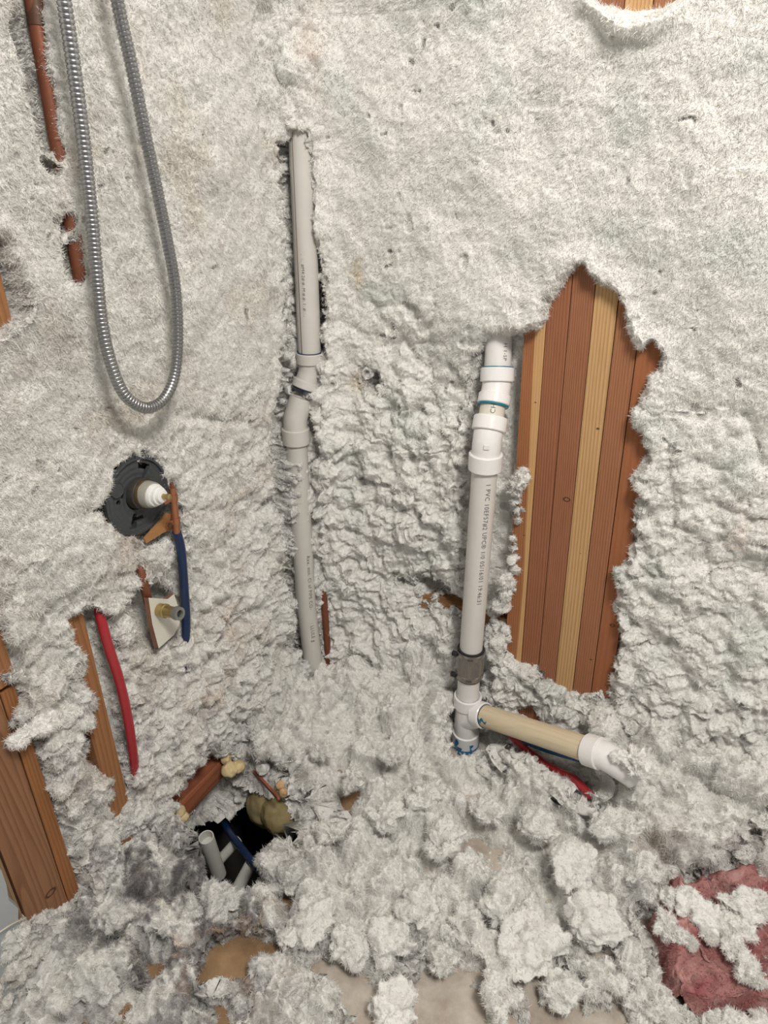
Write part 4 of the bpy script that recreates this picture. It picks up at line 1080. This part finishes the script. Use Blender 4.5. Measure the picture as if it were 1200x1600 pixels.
hose_obj('water_pipe', [cs1+Vector((0, 0, 0.006)), at(283, 860, 0, 0.026), at(288, 920, 0, 0.02), at(291, 975, 0, 0.012), at(288, 1030, 0, 0.0), at(288, 1100, 0, -0.02)], 0.0076, PEX_BLUE,
         'dark blue water pipe dropping from the copper stub on the left wall', 'water pipe')
# spout stub-out with board scrap
bp = [at(232, 934, 0, 0.020), at(262, 936, 0, 0.012), at(272, 928, 0, 0.012), at(279, 950, 0, 0.012), at(281, 974, 0, 0.012), at(272, 992, 0, 0.012), at(248, 1013, 0, 0.020), at(238, 975, 0, 0.02)]
bm = bmesh.new(); v_ = [bm.verts.new(p) for p in bp]; f_ = bm.faces.new(v_)
r_ = bmesh.ops.extrude_face_region(bm, geom=[f_]); bmesh.ops.translate(bm, vec=(-0.007, -0.0035, 0.0), verts=[v for v in r_['geom'] if isinstance(v, bmesh.types.BMVert)])
bmesh.ops.recalc_face_normals(bm, faces=bm.faces)
sc_ = empty('board_scrap', bp[6], 'cream painted board scrap with torn brown edge around the brass spout stub', 'board scrap')
bs_ = from_bm('painted_face', bm, BOARD, sc_, smooth=False)
bs_.data.materials.append(BOARD_EDGE)
for p_ in bs_.data.polygons:
    if abs(p_.normal.x) < 0.75: p_.material_index = 1
ss0 = at(250, 953, 0, 0.020); 
sd_ = Vector((1, 0.0, 0.16)).normalized()
spt = empty('spout_stub', ss0, 'brass threaded spout stub with grey ringed open end poking through the cream board', 'pipe stub')
from_bm('brass_nipple', lathe(ss0, ss0+sd_, [(0, 0.0112), (0.010, 0.0112), (0.011, 0.0122), (0.014, 0.0122), (0.015, 0.0100), (0.038, 0.0095)], 28), BRASS, spt)
from_bm('end_ring', lathe(ss0+sd_*0.036, ss0+sd_, [(0, 0.0095), (0, 0.0112), (0.003, 0.0118), (0.006, 0.0112), (0.010, 0.0112), (0.010, 0.0062), (0.002, 0.0060), (0.002, 0.0001)], 28), plain('grey_ring', (0.26, 0.26, 0.24), 0.35, metal=0.5), spt)
from_bm('bore', lathe(ss0+sd_*0.0385, ss0+sd_, [(0, 0.0060), (0.003, 0.0060), (0.003, 0.0001)], 20), BLACK, spt)  # black plug painted in for the shaded inside of the open end
hose_obj('copper_pipe', [at(219, 880, 0, 0.006), at(222, 900, 0, 0.012), at(228, 925, 0, 0.008), at(236, 960, 0, -0.004)], 0.0075, COPPER_OLD,
         'short brown copper end above the cream board scrap', 'copper pipe')
# red pipe left
rp = [at(150, 930, 0, -0.01), at(158, 968, 0, 0.006), at(170, 1012, 0, 0.014), at(186, 1062, 0, 0.018), at(199, 1118, 0, 0.018), at(207, 1170, 0, 0.012), at(211, 1210, 0, 0.0), at(212, 1260, 0, -0.02)]
hose_obj('water_pipe', rp, 0.0078, PEX_RED, 'red flexible water pipe curving down beside the lone stud on the left', 'water pipe')

# ------------------------------------------------------------------ things in the floor hole
def stub_pipe(a, b, r, mat, label, name='pipe_stub'):
    o = empty(name, b, label, 'pipe stub')
    d = (Vector(a)-Vector(b)).normalized(); L_ = (Vector(a)-Vector(b)).length
    from_bm('pipe', lathe(b, a, [(0, r), (L_, r), (L_, r*0.86), (L_-0.02, r*0.86), (L_-0.02, 0.0001)], 32), mat, o)
    return o
pa = at(322, 1308, 2, Z0+0.01); pb_ = at(342, 1366, 2, Z0-0.12)
st = stub_pipe(pa, pb_, 0.0150, PVC_GREY, 'upright grey pipe stub at the left side of the floor hole')
stub_pipe(at(372, 1312, 2, Z0-0.10), at(336, 1352, 2, Z0-0.15), 0.0105, PVC_GREY, 'grey pipe sloping across the middle of the floor hole')
stub_pipe(at(392, 1350, 2, Z0-0.08), at(366, 1398, 2, Z0-0.13), 0.0125, PVC_GREY, 'grey pipe end at the lower right of the floor hole')
hose_obj('water_pipe', [at(336, 1250, 2, Z0-0.22), at(352, 1290, 2, Z0-0.12), at(386, 1336, 2, Z0-0.06), at(425, 1382, 2, Z0-0.06)], 0.0075, PEX_BLUE,
         'dark blue water pipe crossing inside the floor hole', 'water pipe')
def lumpy(name, pts, mat, label, cat, seed, amp=0.25, sub=4):
    """a foam or fibre lump: overlapping balls merged by displacing one ball chain"""
    bm = bmesh.new()
    for (c, r, sc) in pts:
        q = bmesh.ops.create_icosphere(bm, subdivisions=sub, radius=1.0)['verts']
        P = np.array([v.co[:] for v in q], np.float32)
        W_ = P*r*np.array(sc)+np.array(c)
        n = n3(W_.astype(np.float32), 1.1/r, seed)*amp+n3(W_.astype(np.float32), 3.5/r, seed+3)*amp*0.4
        W_ = np.array(c)+(W_-np.array(c))*(1+n[:, None])
        for v, w in zip(q, W_): v.co = w
    return tag(from_bm(name, bm, mat), label, cat)
z = Z0+0.035
lumpy('foam_blob', [(at(350, 1172, 2, z+0.03), 0.011, (1, 1, 1)), (at(353, 1186, 2, z+0.02), 0.011, (1, 1, 1.3)), (at(358, 1202, 2, z+0.012), 0.017, (1, 1, 0.9)), (at(372, 1197, 2, z+0.01), 0.014, (1, 1, 0.9))], SPRAY,
      'pale yellow hardened foam blob on top of the floor hole rim', 'foam blob', 5)
lumpy('foam_blob', [(at(274, 1270, 2, Z0+0.03), 0.019, (1, 1, 0.8)), (at(285, 1275, 2, Z0+0.02), 0.012, (1, 1, 0.8))], SPRAY,
      'tan hardened foam blob at the left rim of the floor hole', 'foam blob', 6)
lumpy('foam_blob', [(at(437, 1229, 2, Z0+0.03), 0.010, (1, 1, 1.4)), (at(443, 1238, 2, Z0+0.025), 0.009, (1, 1, 1.2))], plain('foam_orange', (0.52, 0.34, 0.18), 0.7, bump=0.3, var=0.2),
      'small orange foam blob at the right rim of the floor hole', 'foam blob', 8)
FIBY = plain('fibreglass_yellow', (0.26, 0.21, 0.10), 0.9, bump=0.8, scale=45, var=0.4)
lumpy('fibreglass_wad', [(at(424, 1262, 2, Z0-0.085), 0.060, (1, 0.7, 0.9)), (at(444, 1270, 2, Z0-0.07), 0.045, (1, 1, 1))], FIBY,
      'yellow fibreglass wad stuffed in the right side of the floor hole', 'insulation', 9, 0.18, 5)
o = from_bm('wood_splinter', box_bm((0.012, 0.006, 0.14), 0.002), PLATE, smooth=False)
o.matrix_world = Matrix.Translation(at(412, 1222, 2, Z0+0.02))@Matrix.Rotation(R(75), 4, 'Y')@Matrix.Rotation(R(25), 4, 'X')
tag(o, 'splintered reddish wood strip at the upper right rim of the floor hole', 'wood strip')

# ------------------------------------------------------------------ pink batt and single wool clumps
def h_pink(U, V):
    px, py = proj(place_floor(U, V, np.full(U.shape, Z0+0.05)))
    rag = 7*vnoise(U*30, V*30, 801)+3*vnoise(U*120, V*120, 802)
    POLY = [(1008, 1432), (1030, 1412), (1044, 1360), (1080, 1370), (1120, 1352), (1200, 1350), (1300, 1350), (1300, 1600), (1230, 1590), (1190, 1575), (1130, 1562), (1090, 1566), (1052, 1560), (1040, 1520), (1040, 1490), (1024, 1465)]
    s = sst(-6, 14, poly_sd(px, py, POLY)+rag)
    h = Z0+0.052+0.022*fbm(U*11, V*11, 3, 810)+0.010*ridged(U*16+0.8*vnoise(U*20, V*20, 5), V*16, 2, 811)
    h = h-0.035*blob(px, py, 1190, 1490, 28, 45)-0.02*blob(px, py, 1130, 1400, 20, 50)
    h = h*s+(Z0-0.02)*(1-s)
    c = np.broadcast_to(np.array((0.42, 0.20, 0.19)), U.shape+(3,)).copy()
    f = fbm((U+V)*10+vnoise(U*14, V*14, 7), (U-V)*34, 4, 815)
    c = mixc(c, (0.56, 0.33, 0.30), 0.8*sst(-0.1, 0.9, f)); c = mixc(c, (0.33, 0.10, 0.11), 0.8*sst(0.0, 0.9, -f))
    return h, c, s > 0.02, np.full(U.shape, 0.02)
pk = sheet('fibreglass_batt', axis(0.80, 1.26, 0.80, 1.26, STEP), axis(-0.42, -0.06, -0.42, -0.06, STEP), place_floor, h_pink, NF//70, 900, flen=0.006,
      label='torn pink fibreglass batt lying in the lower right corner of the floor')
pk['kind'] = 'thing'
def wool_clump(c, r, sc, seed, label, group=None, nf=5000, col=(0.875, 0.865, 0.835), sub=6):
    bm = bmesh.new(); bmesh.ops.create_icosphere(bm, subdivisions=sub, radius=1.0)
    P = np.array([v.co[:] for v in bm.verts], np.float32); Fc = np.array([[v.index for v in f.verts] for f in bm.faces]); bm.free()
    c = np.array(c)
    n = 1+0.34*n3(P+seed, 1.3, seed)[:, None]+0.16*n3(P+seed, 3.1, seed+1)[:, None]
    X = P*n*np.array(sc)*r; N = P/np.array(sc); N /= np.linalg.norm(N, axis=1, keepdims=True)
    k = min(1.0, r/0.035)
    co, pit = displace((X/k+c).astype(np.float32), N, np.full(len(P), 0.9, np.float32), seed)
    co = (co-c)*k+c
    a, b, d = co[Fc[:, 0]], co[Fc[:, 1]], co[Fc[:, 2]]
    gn = np.cross(b-a, d-a); ar = np.linalg.norm(gn, axis=1); gn /= ar[:, None]+1e-12
    ids = RNG.choice(len(Fc), nf, p=ar/ar.sum())
    dr = gn[ids]*0.7+RNG.normal(size=(nf, 3))*0.55; dr /= np.linalg.norm(dr, axis=1, keepdims=True)
    tuft = (RNG.random(nf) < 0.15)[:, None]
    ln = np.where(tuft, 0.005+0.004*RNG.random((nf, 1)), 0.0056*(0.35+RNG.random((nf, 1))**2*1.2)); wd = np.where(tuft, 0.00075, 0.0003)
    sv = np.cross(dr, RNG.normal(size=(nf, 3))); sv /= np.linalg.norm(sv, axis=1, keepdims=True)
    b0 = (a+b+d)[ids]/3-gn[ids]*0.0003
    fv = np.stack([b0-sv*wd, b0+sv*wd, b0+dr*ln], 1).reshape(-1, 3)
    tri = np.concatenate([Fc, len(co)+np.arange(nf*3).reshape(-1, 3)]); allco = np.concatenate([co, fv])
    me = bpy.data.meshes.new('wool_clump'); me.from_pydata(allco.tolist(), [], tri.tolist())
    ca = me.color_attributes.new('tint', 'FLOAT_COLOR', 'POINT')
    ca.data.foreach_set('color', np.tile(np.array((*col, 1.0), np.float32), len(allco)))
    me.materials.append(WOOL); me.materials.append(FIBRE)
    me.polygons.foreach_set('material_index', np.concatenate([np.zeros(len(Fc), np.int32), np.ones(nf, np.int32)]))
    return tag(link('wool_clump', me), label, 'insulation clump', group)
wool_clump(at(612, 1578, 2, Z0+0.03), 0.036, (1, 1, 0.75), 21, 'rounded white wool clump sitting on the bare floor at the bottom centre')
wool_clump(at(50, 1142, 0, 0.02), 0.020, (0.8, 1.7, 0.9), 22, 'white wool tuft stuck across the wide brown board at lower left')
wool_clump(at(812, 750, 1, -0.012), 0.017, (0.8, 0.8, 1.3), 23, 'white wool tuft wedged between the right drain pipe and first stud')
wool_clump(at(789, 905, 1, -0.012), 0.018, (0.8, 0.9, 1.4), 24, 'white wool tuft hanging right of the long drain pipe near the brace')
CH = [(1065, 1405, 0.024, (1.3, 0.9, 0.8)), (1095, 1425, 0.028, (1.3, 1, 0.7)), (1125, 1440, 0.024, (1, 1, 0.8)), (1040, 1440, 0.018, (1, 1.2, 0.8)), (1055, 1462, 0.016, (1.4, 0.8, 0.8)), (1160, 1415, 0.024, (1.4, 1, 0.8)),
      (1185, 1425, 0.020, (1, 1, 0.8)), (1155, 1450, 0.020, (1.2, 1, 0.8)), (1145, 1480, 0.018, (0.9, 1.3, 0.8)), (1165, 1510, 0.017, (0.9, 1.3, 0.8)), (1180, 1530, 0.012, (1.4, 0.8, 0.8)), (1110, 1465, 0.010, (1.3, 1, 0.8)), (1080, 1474, 0.008, (1, 1.3, 0.8))]
ORD = ('first', 'second', 'third', 'fourth', 'fifth', 'sixth', 'seventh', 'eighth', 'ninth', 'tenth', 'eleventh', 'twelfth', 'thirteenth', 'fourteenth')
CH.sort()
for i, (x, y, r, sc) in enumerate(CH):
    wool_clump(at(x, y, 2, Z0+0.075), r, sc, 40+i, '%s white wool clump lying on the torn pink batt, %s from the left' % ('tiny' if r < 0.013 else 'large' if r > 0.021 else 'small', ORD[i]), 'wool clumps on the pink batt', nf=3500, sub=5)
wool_clump(at(992, 1190, 1, -0.175), 0.033, (1, 0.9, 0.9), 71, 'white wool clump covering the far end of the branch pipe elbow')
ZONES = (('between the floor hole and branch pipe', 'wool clumps on the middle of the pile',
          [(500, 1170, 0.024, .12), (555, 1215, 0.028, .11), (620, 1180, 0.022, .12), (600, 1275, 0.032, .10), (665, 1240, 0.026, .10), (690, 1310, 0.034, .09), (520, 1300, 0.026, .09), (760, 1270, 0.026, .10), (840, 1290, 0.030, .10)]),
         ('edging the bare grey floor', 'wool clumps along the bare floor',
          [(480, 1440, 0.036, .06), (545, 1465, 0.026, .06), (600, 1470, 0.040, .055), (660, 1410, 0.032, .07), (725, 1440, 0.028, .06), (790, 1400, 0.038, .07), (830, 1480, 0.040, .06), (880, 1545, 0.028, .045), (690, 1505, 0.020, .05), (935, 1440, 0.036, .07), (980, 1510, 0.034, .06), (1010, 1575, 0.034, .045)]),
         ('on the dirty pile around the floor hole', 'wool clumps around the floor hole',
          [(180, 1420, 0.026, .07), (235, 1370, 0.024, .07), (60, 1500, 0.034, .06), (140, 1530, 0.034, .05), (290, 1440, 0.028, .06), (345, 1410, 0.028, .06), (455, 1370, 0.028, .06), (430, 1530, 0.030, .05), (20, 1570, 0.034, .05), (470, 1575, 0.032, .04)]),
         ('right of or below the branch pipe end', 'wool clumps right of the branch pipe',
          [(960, 1290, 0.028, .11), (1010, 1220, 0.026, .13), (1085, 1190, 0.026, .14), (1150, 1260, 0.030, .12), (900, 1350, 0.032, .10), (1010, 1360, 0.026, .09)]))
for zi, (where, grp, lst) in enumerate(ZONES):
    lst.sort()
    for i, (x, y, r, dz) in enumerate(lst):
        k = 0.75+0.5*RNG.random(3)
        cc = WHITE*(0.82 if zi == 2 else 0.95)
        wool_clump(at(x, y, 2, Z0+dz-0.016), r*1.0, (k[0]*1.2, k[1]*1.2, 0.72), 100+zi*20+i, 'white wool clump %s, %s from the left' % (where, ORD[i]), grp, nf=6500, sub=5, col=tuple(cc))
